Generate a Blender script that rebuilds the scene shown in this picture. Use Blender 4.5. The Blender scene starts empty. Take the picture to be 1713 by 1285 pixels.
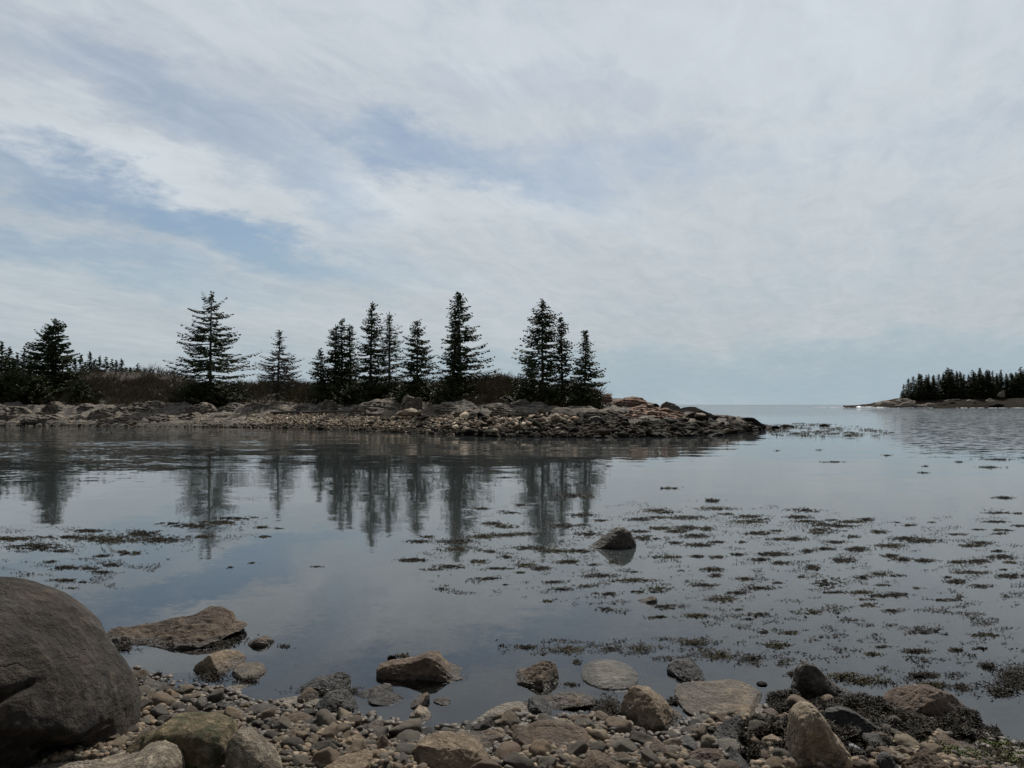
import bpy, bmesh, math, random
import numpy as np
from mathutils import Vector, Matrix, noise as mnoise
R = math.radians
random.seed(7); rng = np.random.default_rng(7)
sc = bpy.context.scene
COL = sc.collection

# ------------------------------------------------------------------ camera
H = 1.75            # eye above the water
F = 1241.0          # focal length in photo pixels (1713 wide)
CX, CY, HY = 856.5, 642.5, 676.5
PITCH = math.atan((HY - CY) / F)
cam = bpy.data.cameras.new("camera"); camo = bpy.data.objects.new("camera", cam); COL.objects.link(camo)
cam.sensor_width = 36.0; cam.lens = 36.0 * F / 1713.0
cam.clip_start = 0.05; cam.clip_end = 20000
camo.location = (0, 0, H); camo.rotation_euler = (R(90) + PITCH, 0, 0)
sc.camera = camo

# ------------------------------------------------------------------ sun, exposure
SUN_AZ, SUN_EL = R(14), R(47)       # azimuth east of the view axis (+Y)
SUN_STRENGTH = 4.6
sd = bpy.data.lights.new("sun", 'SUN'); sd.energy = SUN_STRENGTH; sd.angle = R(1.5); sd.color = (1.0, 0.95, 0.87)
so = bpy.data.objects.new("sun", sd); COL.objects.link(so)
sdir = Vector((math.sin(SUN_AZ) * math.cos(SUN_EL), math.cos(SUN_AZ) * math.cos(SUN_EL), math.sin(SUN_EL)))
so.rotation_euler = sdir.to_track_quat('Z', 'Y').to_euler(); so.location = (0, 0, 30)
sc.view_settings.view_transform = 'Standard'; sc.view_settings.look = 'None'
sc.view_settings.exposure = 0.0; sc.view_settings.gamma = 1.0
try:
    sc.view_settings.use_curve_mapping = False
except Exception:
    pass

# ------------------------------------------------------------------ node helper
class NT:
    def __init__(s, tree): s.t = tree; s.n = tree.nodes; s.l = tree.links
    def new(s, typ, **kw):
        nd = s.n.new(typ)
        for k, v in kw.items(): setattr(nd, k, v)
        return nd
    def put(s, sock, v):
        if v is None: return
        if isinstance(v, bpy.types.NodeSocket): s.l.new(v, sock)
        else:
            if hasattr(sock.default_value, '__len__') and hasattr(v, '__len__') and len(sock.default_value) == 4 and len(v) == 3:
                v = (*v, 1)
            sock.default_value = v
    def math(s, op, a, b=None, c=None, clamp=False):
        nd = s.new('ShaderNodeMath', operation=op, use_clamp=clamp)
        for i, v in enumerate((a, b, c)): s.put(nd.inputs[i], v)
        return nd.outputs[0]
    def vmath(s, op, a, b=None, scale=None):
        nd = s.new('ShaderNodeVectorMath', operation=op)
        s.put(nd.inputs[0], a)
        if b is not None: s.put(nd.inputs[1], b)
        if scale is not None: s.put(nd.inputs['Scale'], scale)
        return nd.outputs['Value'] if op in ('LENGTH', 'DOT_PRODUCT') else nd.outputs[0]
    def mix(s, f, a, b, blend='MIX'):
        nd = s.new('ShaderNodeMix', data_type='RGBA', blend_type=blend)
        s.put(nd.inputs[0], f); s.put(nd.inputs[6], a); s.put(nd.inputs[7], b)
        return nd.outputs[2]
    def noise(s, vec, scale=5, detail=4, rough=0.55, dist=0.0):
        nd = s.new('ShaderNodeTexNoise'); s.put(nd.inputs['Vector'], vec)
        nd.inputs['Scale'].default_value = scale; nd.inputs['Detail'].default_value = detail
        nd.inputs['Roughness'].default_value = rough; nd.inputs['Distortion'].default_value = dist
        return nd
    def rng(s, v, a, b, c=0.0, d=1.0, smooth=False):
        nd = s.new('ShaderNodeMapRange'); nd.clamp = True
        if smooth: nd.interpolation_type = 'SMOOTHSTEP'
        s.put(nd.inputs[0], v)
        for i, q in enumerate((a, b, c, d)): s.put(nd.inputs[i + 1], q)
        return nd.outputs[0]
    def ramp(s, v, stops, interp='LINEAR'):
        nd = s.new('ShaderNodeValToRGB'); nd.color_ramp.interpolation = interp
        el = nd.color_ramp.elements
        while len(el) < len(stops): el.new(0.5)
        for e, (p, c) in zip(el, stops): e.position = p; e.color = (*c, 1)
        s.put(nd.inputs[0], v)
        return nd.outputs[0]
    def mapping(s, vec, loc=(0, 0, 0), rot=(0, 0, 0), scale=(1, 1, 1), typ='POINT'):
        nd = s.new('ShaderNodeMapping', vector_type=typ); s.put(nd.inputs[0], vec)
        nd.inputs['Location'].default_value = loc; nd.inputs['Rotation'].default_value = rot; nd.inputs['Scale'].default_value = scale
        return nd.outputs[0]
    def xyz(s, v):
        nd = s.new('ShaderNodeSeparateXYZ'); s.put(nd.inputs[0], v); return nd.outputs
    def comb(s, x, y, z):
        nd = s.new('ShaderNodeCombineXYZ')
        for i, v in enumerate((x, y, z)): s.put(nd.inputs[i], v)
        return nd.outputs[0]

def lin(r, g, b):
    return tuple(((c / 255) / 12.92 if c / 255 <= 0.04045 else ((c / 255 + 0.055) / 1.055) ** 2.4) for c in (r, g, b))

# ------------------------------------------------------------------ world: blue sky behind thin high cloud
world = bpy.data.worlds.new("World"); sc.world = world; world.use_nodes = True
w = NT(world.node_tree); w.n.clear()
out = w.new('ShaderNodeOutputWorld'); bg = w.new('ShaderNodeBackground'); w.l.new(bg.outputs[0], out.inputs[0])
SKY_STR = 0.1
bg.inputs['Strength'].default_value = SKY_STR
sky = w.new('ShaderNodeTexSky'); sky.sky_type = 'NISHITA'; sky.sun_disc = False
sky.sun_elevation = SUN_EL; sky.sun_rotation = SUN_AZ; sky.air_density = 1.0; sky.dust_density = 0.6; sky.ozone_density = 1.5
tc = w.new('ShaderNodeTexCoord'); D = w.vmath('NORMALIZE', tc.outputs['Generated'])
dx, dy, dz = w.xyz(D)
az = w.math('ARCTAN2', dx, dy); el = w.math('ARCSINE', dz)
zc = w.math('ADD', w.math('MAXIMUM', dz, 0.0), 0.10)
plane = w.comb(w.math('DIVIDE', dx, zc), w.math('DIVIDE', dy, zc), 0.0)
plane = w.mapping(plane, rot=(0, 0, R(25)))          # cloud streaks run towards this bearing
warpN = w.noise(w.mapping(plane, scale=(1.4, .35, 1)), 1.6, 5, 0.6)
streak = w.noise(w.mapping(plane, scale=(3.2, .33, 1)), 1.5, 9, 0.62, 0.5).outputs[0]
soft = w.noise(w.mapping(plane, scale=(.9, .3, 1)), 1.2, 4, 0.5, 0.4).outputs[0]
fine = w.noise(w.mapping(plane, scale=(2.2, 1.2, 1)), 3.5, 8, 0.66, 0.8).outputs[0]
ae = w.comb(az, el, 0.0)
wn = w.noise(w.mapping(ae, scale=(3, 7, 1)), 2.4, 10, 0.66).outputs['Color']
ae = w.vmath('ADD', ae, w.vmath('SCALE', w.vmath('SUBTRACT', wn, (.5, .5, .5)), scale=0.16))
def skyblob(px, py, hw, hh, rot, wt):
    a = math.atan((px - CX) / F); e = math.atan((HY - py) / F * math.cos(a))
    m = w.mapping(ae, loc=(a, e, 0), rot=(0, 0, R(rot)), scale=(hw / F, hh / F, 1), typ='TEXTURE')
    g = w.new('ShaderNodeTexGradient', gradient_type='SPHERICAL'); w.put(g.inputs[0], m)
    return w.math('MULTIPLY', w.math('SMOOTH_MIN', g.outputs[1], 0.75, 0.3), wt)
def total(L):
    t = L[0]
    for q in L[1:]: t = w.math('ADD', t, q)
    return t
blue = total([skyblob(270, 352, 440, 46, -14, 1.9), skyblob(100, 418, 400, 40, -8, 1.6), skyblob(560, 425, 320, 48, -8, .75), skyblob(200, 385, 460, 80, -10, .6),
              skyblob(690, 235, 190, 45, -6, 1.2), skyblob(600, 215, 260, 70, -8, .5), skyblob(560, 320, 110, 60, -35, .85), skyblob(770, 290, 200, 36, -6, .8),
              skyblob(940, 310, 190, 70, -15, .9), skyblob(1110, 258, 240, 45, 0, .75), skyblob(330, 205, 360, 60, -22, .8), skyblob(1500, 230, 420, 50, 4, .35), skyblob(150, 120, 500, 60, -8, .4), skyblob(1000, 150, 500, 50, -6, .35), skyblob(20, 570, 600, 60, 0, .5),
              skyblob(1250, 655, 1700, 90, 0, 2.1), skyblob(1500, 600, 900, 50, 1, .6), skyblob(1250, 500, 500, 40, 2, .25), skyblob(40, 480, 400, 40, -3, .35)])
white = total([skyblob(60, 232, 230, 52, -14, .7), skyblob(220, 268, 220, 50, -24, .85), skyblob(420, 325, 240, 50, -14, .8), skyblob(610, 312, 140, 60, -30, .8), skyblob(820, 350, 380, 55, -6, .9),
               skyblob(1600, 60, 700, 240, 8, .9), skyblob(1150, 60, 450, 130, 0, .5), skyblob(1450, 330, 600, 110, 0, .3), skyblob(850, 470, 900, 80, 0, .3), skyblob(650, 40, 900, 100, 0, .3)])
dens = w.math('ADD', 0.86, w.math('MULTIPLY', w.math('SUBTRACT', streak, .5), .95))
dens = w.math('ADD', dens, w.math('MULTIPLY', w.math('SUBTRACT', fine, .5), 0.75))
dens = w.math('SUBTRACT', dens, w.math('MULTIPLY', blue, w.math('ADD', 0.55, w.math('MULTIPLY', streak, .45))))
dens = w.math('ADD', dens, w.math('MULTIPLY', white, 0.30))
dens = w.rng(dens, -0.55, 1.0, 0.20, 0.985)
bright = w.math('ADD', w.math('MULTIPLY', white, 0.16), w.math('MULTIPLY', w.math('SUBTRACT', soft, .5), .28))
bright = w.math('ADD', bright, w.math('MULTIPLY', w.math('SUBTRACT', fine, .5), .25))
bright = w.math('ADD', bright, w.math('MULTIPLY', w.math('SUBTRACT', streak, .5), .12))
bright = w.math('ADD', bright, 1.02)
tow = w.vmath('DOT_PRODUCT', D, (math.sin(SUN_AZ), math.cos(SUN_AZ), 0.0))
side = w.rng(tow, -.55, .55, .38, 1.0, smooth=True)          # cloud brightest towards the sun; unseen sky behind dimmed to darken camera-facing rock
bright = w.math('MULTIPLY', bright, side)
CLOUD = w.mix(w.rng(el, 0.0, 0.55), (4.9, 5.35, 5.6), (5.5, 5.95, 6.45))
cloudc = w.vmath('SCALE', CLOUD, scale=bright)
SKYC = w.mix(w.rng(el, .02, .30, smooth=True), (3.4, 4.45, 5.15), w.vmath('MULTIPLY', sky.outputs[0], (0.57, 0.665, 0.72)))
w.put(bg.inputs['Color'], w.mix(dens, SKYC, cloudc))

# ------------------------------------------------------------------ helpers: pixels to world, tagging, meshes
cp, sp = math.cos(PITCH), math.sin(PITCH)
def ray(px, py):
    x = (px - CX) / F; v = -(py - CY) / F
    return np.array([x, cp - v * sp, sp + v * cp])
def on_z(px, py, z=0.0):
    d = ray(px, py); t = (z - H) / d[2]; return np.array([d[0] * t, d[1] * t, z])
def on_y(px, py, Y):
    d = ray(px, py); t = Y / d[1]; return np.array([d[0] * t, Y, H + d[2] * t])

def tag(o, label=None, cat=None, group=None, kind=None):
    if label: o['label'] = label
    if cat: o['category'] = cat
    if group: o['group'] = group
    if kind: o['kind'] = kind
    return o
def link(name, me, mat=None, parent=None):
    o = bpy.data.objects.new(name, me); COL.objects.link(o)
    if mat and not me.materials: me.materials.append(mat)
    if parent: o.parent = parent
    return o
def mesh_np(name, V, Fc, smooth=True):
    """V (n,3), Fc (m,k) of a constant k, or list of such arrays"""
    me = bpy.data.meshes.new(name)
    if not isinstance(Fc, list): Fc = [Fc]
    V = np.asarray(V, dtype=np.float32)
    loops = np.concatenate([f.ravel() for f in Fc]).astype(np.int32)
    sizes = np.concatenate([np.full(len(f), f.shape[1]) for f in Fc]).astype(np.int32)
    starts = np.concatenate([[0], np.cumsum(sizes)[:-1]]).astype(np.int32)
    me.vertices.add(len(V)); me.vertices.foreach_set('co', V.ravel())
    me.loops.add(len(loops)); me.loops.foreach_set('vertex_index', loops)
    me.polygons.add(len(sizes)); me.polygons.foreach_set('loop_start', starts); me.polygons.foreach_set('loop_total', sizes)
    me.update(calc_edges=True)
    if smooth: me.polygons.foreach_set('use_smooth', np.ones(len(sizes), dtype=bool))
    return me
def add_attr(me, name, vals):
    a = me.attributes.new(name, 'FLOAT', 'POINT'); a.data.foreach_set('value', np.asarray(vals, dtype=np.float32))
_ico = {}
def ico(n):
    if n not in _ico:
        bm = bmesh.new(); bmesh.ops.create_icosphere(bm, subdivisions=n, radius=1)
        bm.verts.ensure_lookup_table()
        _ico[n] = (np.array([v.co[:] for v in bm.verts]), np.array([[v.index for v in f.verts] for f in bm.faces])); bm.free()
    return _ico[n]
def fbm(P, scale, octv=4, H_=0.9, off=0.0):
    return np.array([mnoise.fractal(Vector((p[0] * scale + off, p[1] * scale - off, p[2] * scale + off * 2)), H_, 2.0, octv) for p in P])

# ------------------------------------------------------------------ materials
def new_mat(name):
    m = bpy.data.materials.new(name); m.use_nodes = True
    t = NT(m.node_tree); t.n.clear()
    o = t.new('ShaderNodeOutputMaterial'); b = t.new('ShaderNodeBsdfPrincipled'); t.l.new(b.outputs[0], o.inputs[0])
    return m, t, b
def wet_mask(t, top=0.045, soft=0.03):
    g = t.new('ShaderNodeNewGeometry'); z = t.xyz(g.outputs['Position'])[2]
    n = t.noise(g.outputs['Position'], 6, 3).outputs[0]
    z = t.math('ADD', z, t.math('MULTIPLY', t.math('SUBTRACT', n, .5), -0.05))
    return t.rng(z, top - soft, top, 1.0, 0.0, smooth=True)
def rock_mat(name, base, dark, light, scale=1.0, speck=0.5, rough=0.75, bump=1.0, wet=True, lichen=0.0, moss=0.0, veins=0.0, wet_top=0.045, layers=0.0):
    m, t, b = new_mat(name)
    co = t.new('ShaderNodeTexCoord').outputs['Object']
    oi = t.new('ShaderNodeObjectInfo').outputs['Random']
    co = t.vmath('ADD', co, t.comb(t.math('MULTIPLY', oi, 37.0), t.math('MULTIPLY', oi, 11.0), 0.0))
    n1 = t.noise(co, 2.2 * scale, 6, .6, .3).outputs[0]
    n2 = t.noise(co, 9 * scale, 8, .65, .2).outputs[0]
    n3 = t.noise(co, 90 * scale, 3, .6).outputs[0]
    lay = t.noise(t.mapping(co, rot=(.25, .2, 0), scale=(1, 1, 7)), 3.2 * scale, 6, .6, .6).outputs[0]
    c = t.mix(t.rng(n1, .35, .65), dark, base)
    c = t.mix(t.math('MULTIPLY', t.rng(n2, .5, .68), .75), c, light)
    c = t.mix(t.math('MULTIPLY', t.rng(n2, .47, .32), .6), c, dark)
    if layers: c = t.mix(t.math('MULTIPLY', t.rng(lay, .56, .42), layers), c, dark)
    v = t.new('ShaderNodeTexVoronoi'); t.put(v.inputs['Vector'], co); v.inputs['Scale'].default_value = 210 * scale
    sp_ = t.math('MULTIPLY', t.math('SUBTRACT', t.xyz(v.outputs['Color'])[0], .5), speck)
    c = t.vmath('SCALE', c, scale=t.math('ADD', 1.0, sp_))
    c = t.vmath('SCALE', c, scale=t.math('ADD', 1.0, t.math('MULTIPLY', t.math('SUBTRACT', n3, .5), speck * 1.2)))
    if lichen:
        ln = t.noise(co, 5.5 * scale, 9, .72, .5).outputs[0]
        c = t.mix(t.math('MULTIPLY', t.rng(ln, .56, .64), lichen), c, (.30, .29, .25))
    if moss:
        mn = t.noise(co, 7 * scale, 7, .7).outputs[0]
        c = t.mix(t.math('MULTIPLY', t.rng(mn, .48, .60), moss), c, (.035, .042, .012))
    vo = t.new('ShaderNodeTexVoronoi', feature='DISTANCE_TO_EDGE'); 
    wn_ = t.noise(co, 4 * scale, 4).outputs['Color']
    t.put(vo.inputs['Vector'], t.vmath('ADD', t.mapping(co, rot=(.4, .3, .7), scale=(1, 1, 1.7)), t.vmath('SCALE', wn_, scale=.35)))
    vo.inputs['Scale'].default_value = 1.7 * scale
    crack = t.rng(vo.outputs[0], 0.0, 0.018, 1.0, 0.0)
    cm = t.math('MULTIPLY', crack, t.rng(n1, .48, .60))
    c = t.mix(t.math('MULTIPLY', cm, .55), c, tuple(q * .3 for q in dark))
    c = t.vmath('SCALE', c, scale=t.rng(oi, 0, 1, .82, 1.18))
    if wet:
        wm = wet_mask(t, wet_top)
        c = t.vmath('SCALE', c, scale=t.rng(wm, 0, 1, 1.0, .42))
        g_ = t.xyz(t.new('ShaderNodeNewGeometry').outputs['Position'])[2]
        t.put(b.inputs['Roughness'], t.rng(wm, 0, 1, rough, .42)); t.put(b.inputs['Specular IOR Level'], t.rng(g_, -.012, .004, .0, .04 if wet_top > .2 else .3))
    else:
        b.inputs['Roughness'].default_value = rough
    if not wet: b.inputs['Specular IOR Level'].default_value = .3
    t.put(b.inputs['Base Color'], c)
    h = t.math('ADD', t.math('MULTIPLY', n2, 1.0), t.math('MULTIPLY', n3, .16))
    h = t.math('ADD', h, t.math('MULTIPLY', lay, .12 + layers))
    h = t.math('SUBTRACT', h, t.math('MULTIPLY', cm, .35))
    bp = t.new('ShaderNodeBump'); bp.inputs['Strength'].default_value = bump; bp.inputs['Distance'].default_value = .08 / scale
    t.put(bp.inputs['Height'], h); t.put(b.inputs['Normal'], bp.outputs[0])
    return m
M = {}
M['brown'] = rock_mat('brown_rock', (0.113, 0.075, 0.046), (0.054, 0.035, 0.023), (0.186, 0.132, 0.084), 1.6, .5)
M['boulder'] = rock_mat('boulder_rock', (.036, .026, .0185), (.009, .007, .0055), (.076, .059, .044), 1.1, .6, .88, .8, lichen=.10, layers=.15)
M['tan'] = rock_mat('tan_granite', (0.186, 0.136, 0.087), (0.098, 0.069, 0.042), (0.284, 0.216, 0.144), 1.8, .75)
M['pale'] = rock_mat('pale_granite', (0.245, 0.194, 0.133), (0.127, 0.092, 0.061), (0.372, 0.304, 0.217), 1.8, .8)
M['grey'] = rock_mat('grey_rock', (0.122, 0.107, 0.087), (0.069, 0.059, 0.047), (0.186, 0.163, 0.133), 1.8, .5)
M['dark'] = rock_mat('dark_rock', (0.051, 0.040, 0.032), (0.025, 0.019, 0.015), (0.098, 0.079, 0.061), 1.8, .5, .6)
M['slate'] = rock_mat('slate_rock', (.048, .045, .042), (.020, .019, .018), (.095, .088, .080), 1.8, .5, .65, layers=.3)
M['red'] = rock_mat('reddish_rock', (.118, .078, .054), (.058, .038, .028), (.175, .128, .092), 1.8, .55)
M['speck'] = rock_mat('speckled_granite', (0.186, 0.154, 0.114), (0.073, 0.058, 0.042), (0.333, 0.282, 0.213), 2.0, 1.3, .85, 1.0, lichen=.5)
M['moss'] = rock_mat('mossy_rock', (0.157, 0.119, 0.061), (0.069, 0.051, 0.027), (0.265, 0.211, 0.122), 2.0, 1.1, .85, 1.0, lichen=.3, moss=.85)
M['white'] = rock_mat('white_stone', (.34, .36, .37), (.17, .18, .185), (.48, .50, .50), 2.2, .3)
M['ledge'] = rock_mat('ledge_granite', (.235, .205, .170), (.115, .098, .080), (.36, .32, .27), .55, .4, .85, 1.0, wet_top=.28, layers=.6)
M['pink'] = rock_mat('pink_ledge_granite', (.34, .235, .175), (.165, .110, .085), (.46, .345, .27), .55, .4, .85, 1.0, wet_top=.28, layers=.7)
M['black'] = rock_mat('weedy_black_rock', (.016, .014, .012), (.008, .007, .006), (.028, .025, .021), .7, .5, .85, 1.0, wet_top=.3)

def stone_mat(name, use_attr, stops, wet=True, wet_top=.055, scale=1.0):
    m, t, b = new_mat(name)
    if use_attr:
        a = t.new('ShaderNodeAttribute'); a.attribute_name = 'rnd'; r = a.outputs['Fac']
        co = t.new('ShaderNodeNewGeometry').outputs['Position']
    else:
        r = t.new('ShaderNodeObjectInfo').outputs['Random']
        co = t.new('ShaderNodeTexCoord').outputs['Object']
        co = t.vmath('ADD', co, t.comb(t.math('MULTIPLY', r, 91.0), 0.0, 0.0))
    c = t.ramp(r, stops, 'CONSTANT')
    r2 = t.math('FRACT', t.math('MULTIPLY', r, 57.3))
    n = t.noise(co, 28 * scale, 6, .62).outputs[0]; n2 = t.noise(co, 190 * scale, 3, .6).outputs[0]
    f = t.math('ADD', t.math('MULTIPLY', t.math('SUBTRACT', n, .5), 1.9), t.math('MULTIPLY', t.math('SUBTRACT', n2, .5), 1.1))
    c = t.vmath('SCALE', c, scale=t.math('MULTIPLY', t.math('ADD', 1.0, f), t.rng(r2, 0, 1, .7, 1.25)))
    if wet:
        wm = wet_mask(t, wet_top)
        c = t.vmath('SCALE', c, scale=t.rng(wm, 0, 1, 1.0, .45)); t.put(b.inputs['Roughness'], t.rng(wm, 0, 1, .75, .4 if scale > .5 else .75))
        g_ = t.xyz(t.new('ShaderNodeNewGeometry').outputs['Position'])[2]; t.put(b.inputs['Specular IOR Level'], t.rng(g_, -.012, .004, 0, .3 if scale > .5 else .04))
    else: b.inputs['Roughness'].default_value = .8
    t.put(b.inputs['Base Color'], c)
    bp = t.new('ShaderNodeBump'); bp.inputs['Strength'].default_value = .9; bp.inputs['Distance'].default_value = .012 / scale
    t.put(bp.inputs['Height'], t.math('ADD', n, t.math('MULTIPLY', n2, .2))); t.put(b.inputs['Normal'], bp.outputs[0])
    return m
STOPS = [(0, (0.140, 0.103, 0.066)), (.16, (0.084, 0.068, 0.050)), (.30, (0.184, 0.135, 0.086)), (.40, (0.054, 0.043, 0.032)), (.52, (0.113, 0.082, 0.053)),
         (.66, (0.221, 0.173, 0.118)), (.72, (0.124, 0.084, 0.056)), (.80, (0.089, 0.077, 0.059)), (.93, (0.162, 0.114, 0.067))]
M['cobble'] = stone_mat('cobble_stone', False, STOPS)
M['pebble'] = stone_mat('pebble_stone', True, STOPS)
M['sunk'] = stone_mat('sunken_stone', True, [(0, (.19, .172, .135)), (.2, (.10, .092, .074)), (.4, (.25, .23, .188)), (.55, (.065, .060, .050)), (.7, (.17, .147, .115)), (.9, (.33, .31, .265))], wet=True)
BSTOPS = [(0, (0.305, 0.244, 0.177)), (.18, (0.220, 0.177, 0.134)), (.34, (0.439, 0.360, 0.268)), (.50, (0.104, 0.083, 0.063)), (.62, (0.281, 0.207, 0.152)),
          (.78, (0.549, 0.476, 0.378)), (.84, (0.183, 0.152, 0.116))]
M['bpebble'] = stone_mat('island_beach_stone', True, BSTOPS, wet_top=.30, scale=.15)
DSTOPS = [(0, (.034, .024, .017)), (.2, (.015, .012, .009)), (.42, (.050, .038, .026)), (.62, (.022, .020, .012)), (.86, (.085, .066, .046)), (.92, (.012, .010, .008))]
M['dpebble'] = stone_mat('island_dark_stone', True, DSTOPS, wet_top=.20, scale=.15)
M['drock'] = stone_mat('island_dark_rock', False, DSTOPS, wet_top=.20, scale=.3)

def weed_mat(name, a, b_, rough=.6):
    m, t, b = new_mat(name)
    at = t.new('ShaderNodeAttribute'); at.attribute_name = 'rnd'
    t.put(b.inputs['Base Color'], t.mix(at.outputs['Fac'], a, b_)); b.inputs['Roughness'].default_value = rough
    b.inputs['Specular IOR Level'].default_value = .12
    return m
M['weed'] = weed_mat('rockweed_brown', (.005, .004, .002), (.026, .018, .008))
M['weedol'] = weed_mat('rockweed_olive', (.010, .009, .003), (.055, .043, .013))
M['weedgr'] = weed_mat('green_algae', (.035, .050, .012), (.13, .155, .038), .6)
M['needle'] = weed_mat('spruce_needles', (.018, .027, .011), (.080, .104, .044), .6)
M['needle_g'] = weed_mat('low_spruce_needles', (.014, .022, .006), (.050, .060, .018), .6)
M['needle_d'] = weed_mat('dead_spruce_twigs', (.045, .042, .036), (.13, .123, .105), .8)
M['twig'] = weed_mat('bare_shrub_twigs', (.045, .037, .025), (.155, .128, .088), .9)
M['twig_g'] = weed_mat('evergreen_ground_cover', (.028, .030, .012), (.095, .088, .038), .9)
M['bark'], t, b = new_mat('spruce_bark')
t.put(b.inputs['Base Color'], t.ramp(t.noise(t.new('ShaderNodeTexCoord').outputs['Object'], 9, 5).outputs[0], [(.3, (.022, .018, .015)), (.7, (.085, .074, .064))]))
b.inputs['Roughness'].default_value = .9
M['foam'], t, b = new_mat('sea_foam'); b.inputs['Base Color'].default_value = (.8, .82, .83, 1); b.inputs['Roughness'].default_value = .9

# ------------------------------------------------------------------ the near shore: one sheet from the beach down to the sea bed and on to the horizon
SHORE = [(-300, 1110), (150, 1122), (225, 1130), (290, 1152), (340, 1160), (400, 1182), (470, 1196), (560, 1204), (640, 1222), (760, 1232), (860, 1215),
         (1000, 1212), (1060, 1218), (1140, 1226), (1230, 1200), (1290, 1185), (1400, 1180), (1480, 1195), (1560, 1215), (1640, 1245), (1713, 1262), (2000, 1285)]
sx = []; sy = []
for a, b_ in SHORE:
    p = on_z(a, b_); sx.append(p[0]); sy.append(p[1])
sx = np.array(sx); sy = np.array(sy)
def shore_z(x, y):
    x = np.asarray(x, float); y = np.asarray(y, float)
    ys = np.interp(x, sx, sy); d = ys - y                     # >0 on the beach
    up = np.where(d > 0, .075 * np.minimum(d, 4) + .16 * np.maximum(d - 4, 0), 0)
    up = np.minimum(up, 2.2)
    dn = np.where(d < 0, .055 * d, 0)
    dn = np.where(d < -3, -.165 + .10 * (d + 3), dn)
    dn = np.maximum(dn, -3.2)
    wob = .012 * np.sin(x * 5.1 + y * 3.3) + .010 * np.sin(x * 9.7 - y * 7.1 + 1)
    return up + dn + wob * (np.abs(d) < 6)
def axis(parts): return np.unique(np.concatenate([np.linspace(*p) for p in parts]))
xs = axis([(-6000, -60, 12), (-60, -7, 20), (-7, 7, 180), (7, 60, 20), (60, 6000, 12)])
ys = axis([(-60, -5, 14), (-5, 2, 30), (2, 9, 110), (9, 40, 40), (40, 9000, 16)])
GX, GY = np.meshgrid(xs, ys); GZ = shore_z(GX, GY)
nx, ny = len(xs), len(ys)
V = np.stack([GX.ravel(), GY.ravel(), GZ.ravel()], 1)
idx = np.arange(nx * ny).reshape(ny, nx)
Q = np.stack([idx[:-1, :-1].ravel(), idx[:-1, 1:].ravel(), idx[1:, 1:].ravel(), idx[1:, :-1].ravel()], 1)
m, t, b = new_mat('beach_gravel')
pos = t.new('ShaderNodeNewGeometry').outputs['Position']
v1 = t.new('ShaderNodeTexVoronoi'); t.put(v1.inputs['Vector'], pos); v1.inputs['Scale'].default_value = 55
v2 = t.new('ShaderNodeTexVoronoi'); t.put(v2.inputs['Vector'], t.mapping(pos, scale=(1, 1, .2))); v2.inputs['Scale'].default_value = 9
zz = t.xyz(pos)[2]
c1 = t.ramp(t.xyz(v1.outputs['Color'])[0], [(0, (.065, .052, .04)), (.5, (.115, .095, .072)), (1, (.20, .165, .13))])
c2 = t.ramp(t.xyz(v2.outputs['Color'])[1], [(0, (.080, .074, .060)), (.5, (.10, .094, .076)), (1, (.125, .117, .096))])
c2 = t.mix(t.rng(v2.outputs['Distance'], .25, .8), c2, (.075, .068, .055))
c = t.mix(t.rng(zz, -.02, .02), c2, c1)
c = t.mix(t.rng(zz, -.25, -1.4), c, (.030, .036, .034))  # deep bed painted darker, standing in for light the water absorbs
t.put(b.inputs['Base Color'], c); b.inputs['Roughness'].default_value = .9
bp = t.new('ShaderNodeBump'); bp.inputs['Strength'].default_value = .8; bp.inputs['Distance'].default_value = .02
t.put(bp.inputs['Height'], t.math('SUBTRACT', 1.0, v1.outputs['Distance'])); t.put(b.inputs['Normal'], bp.outputs[0])
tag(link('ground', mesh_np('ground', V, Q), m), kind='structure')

# ------------------------------------------------------------------ water
m = bpy.data.materials.new('sea_water'); m.use_nodes = True; t = NT(m.node_tree); t.n.clear()
o = t.new('ShaderNodeOutputMaterial')
pos = t.new('ShaderNodeNewGeometry').outputs['Position']
px_, py_, pz_ = t.xyz(pos)
def slope(vec, scale, detail, rough, amp):
    n = t.noise(vec, scale, detail, rough).outputs['Color']
    v = t.vmath('SUBTRACT', n, (.5, .5, .5))
    return t.vmath('SCALE', v, scale=amp)
big = t.noise(t.mapping(pos, scale=(.35, 1, 1)), .10, 3, .5).outputs[0]                  # calm and ruffled lanes
leftp = t.math('MULTIPLY', t.rng(px_, -4, -20, 0, 1, True), t.rng(py_, 8, 26, 0, 1, True))
farp = t.rng(t.math('ADD', py_, t.math('MULTIPLY', px_, .3)), 60, 170, 0, 1, True)
rightp = t.math('MULTIPLY', t.rng(t.math('SUBTRACT', px_, t.math('MULTIPLY', py_, .32)), 0, 12, 0, 1, True), t.rng(py_, 22, 38, 0, 1, True))
lane = t.rng(t.noise(t.mapping(pos, scale=(.25, 1.3, 1)), .16, 4, .55).outputs[0], .44, .62, 0.25, 1.0, True)
ruf = t.math('ADD', t.math('MULTIPLY', t.math('MAXIMUM', leftp, rightp), lane), farp, clamp=True)
s1 = slope(t.mapping(pos, scale=(.45, 1, 1)), .55, 3, .5, .030)                           # long soft undulation
rgh = t.math('MAXIMUM', t.math('MULTIPLY', rightp, .55), t.math('MULTIPLY', t.math('MULTIPLY', leftp, lane), .28))
s2 = slope(t.mapping(pos, scale=(.6, 1, 1)), 3.2, 3, .6, t.math('ADD', .026, t.math('ADD', t.math('MULTIPLY', ruf, .18), t.math('MULTIPLY', t.math('MAXIMUM', farp, rgh), .8))))
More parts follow.
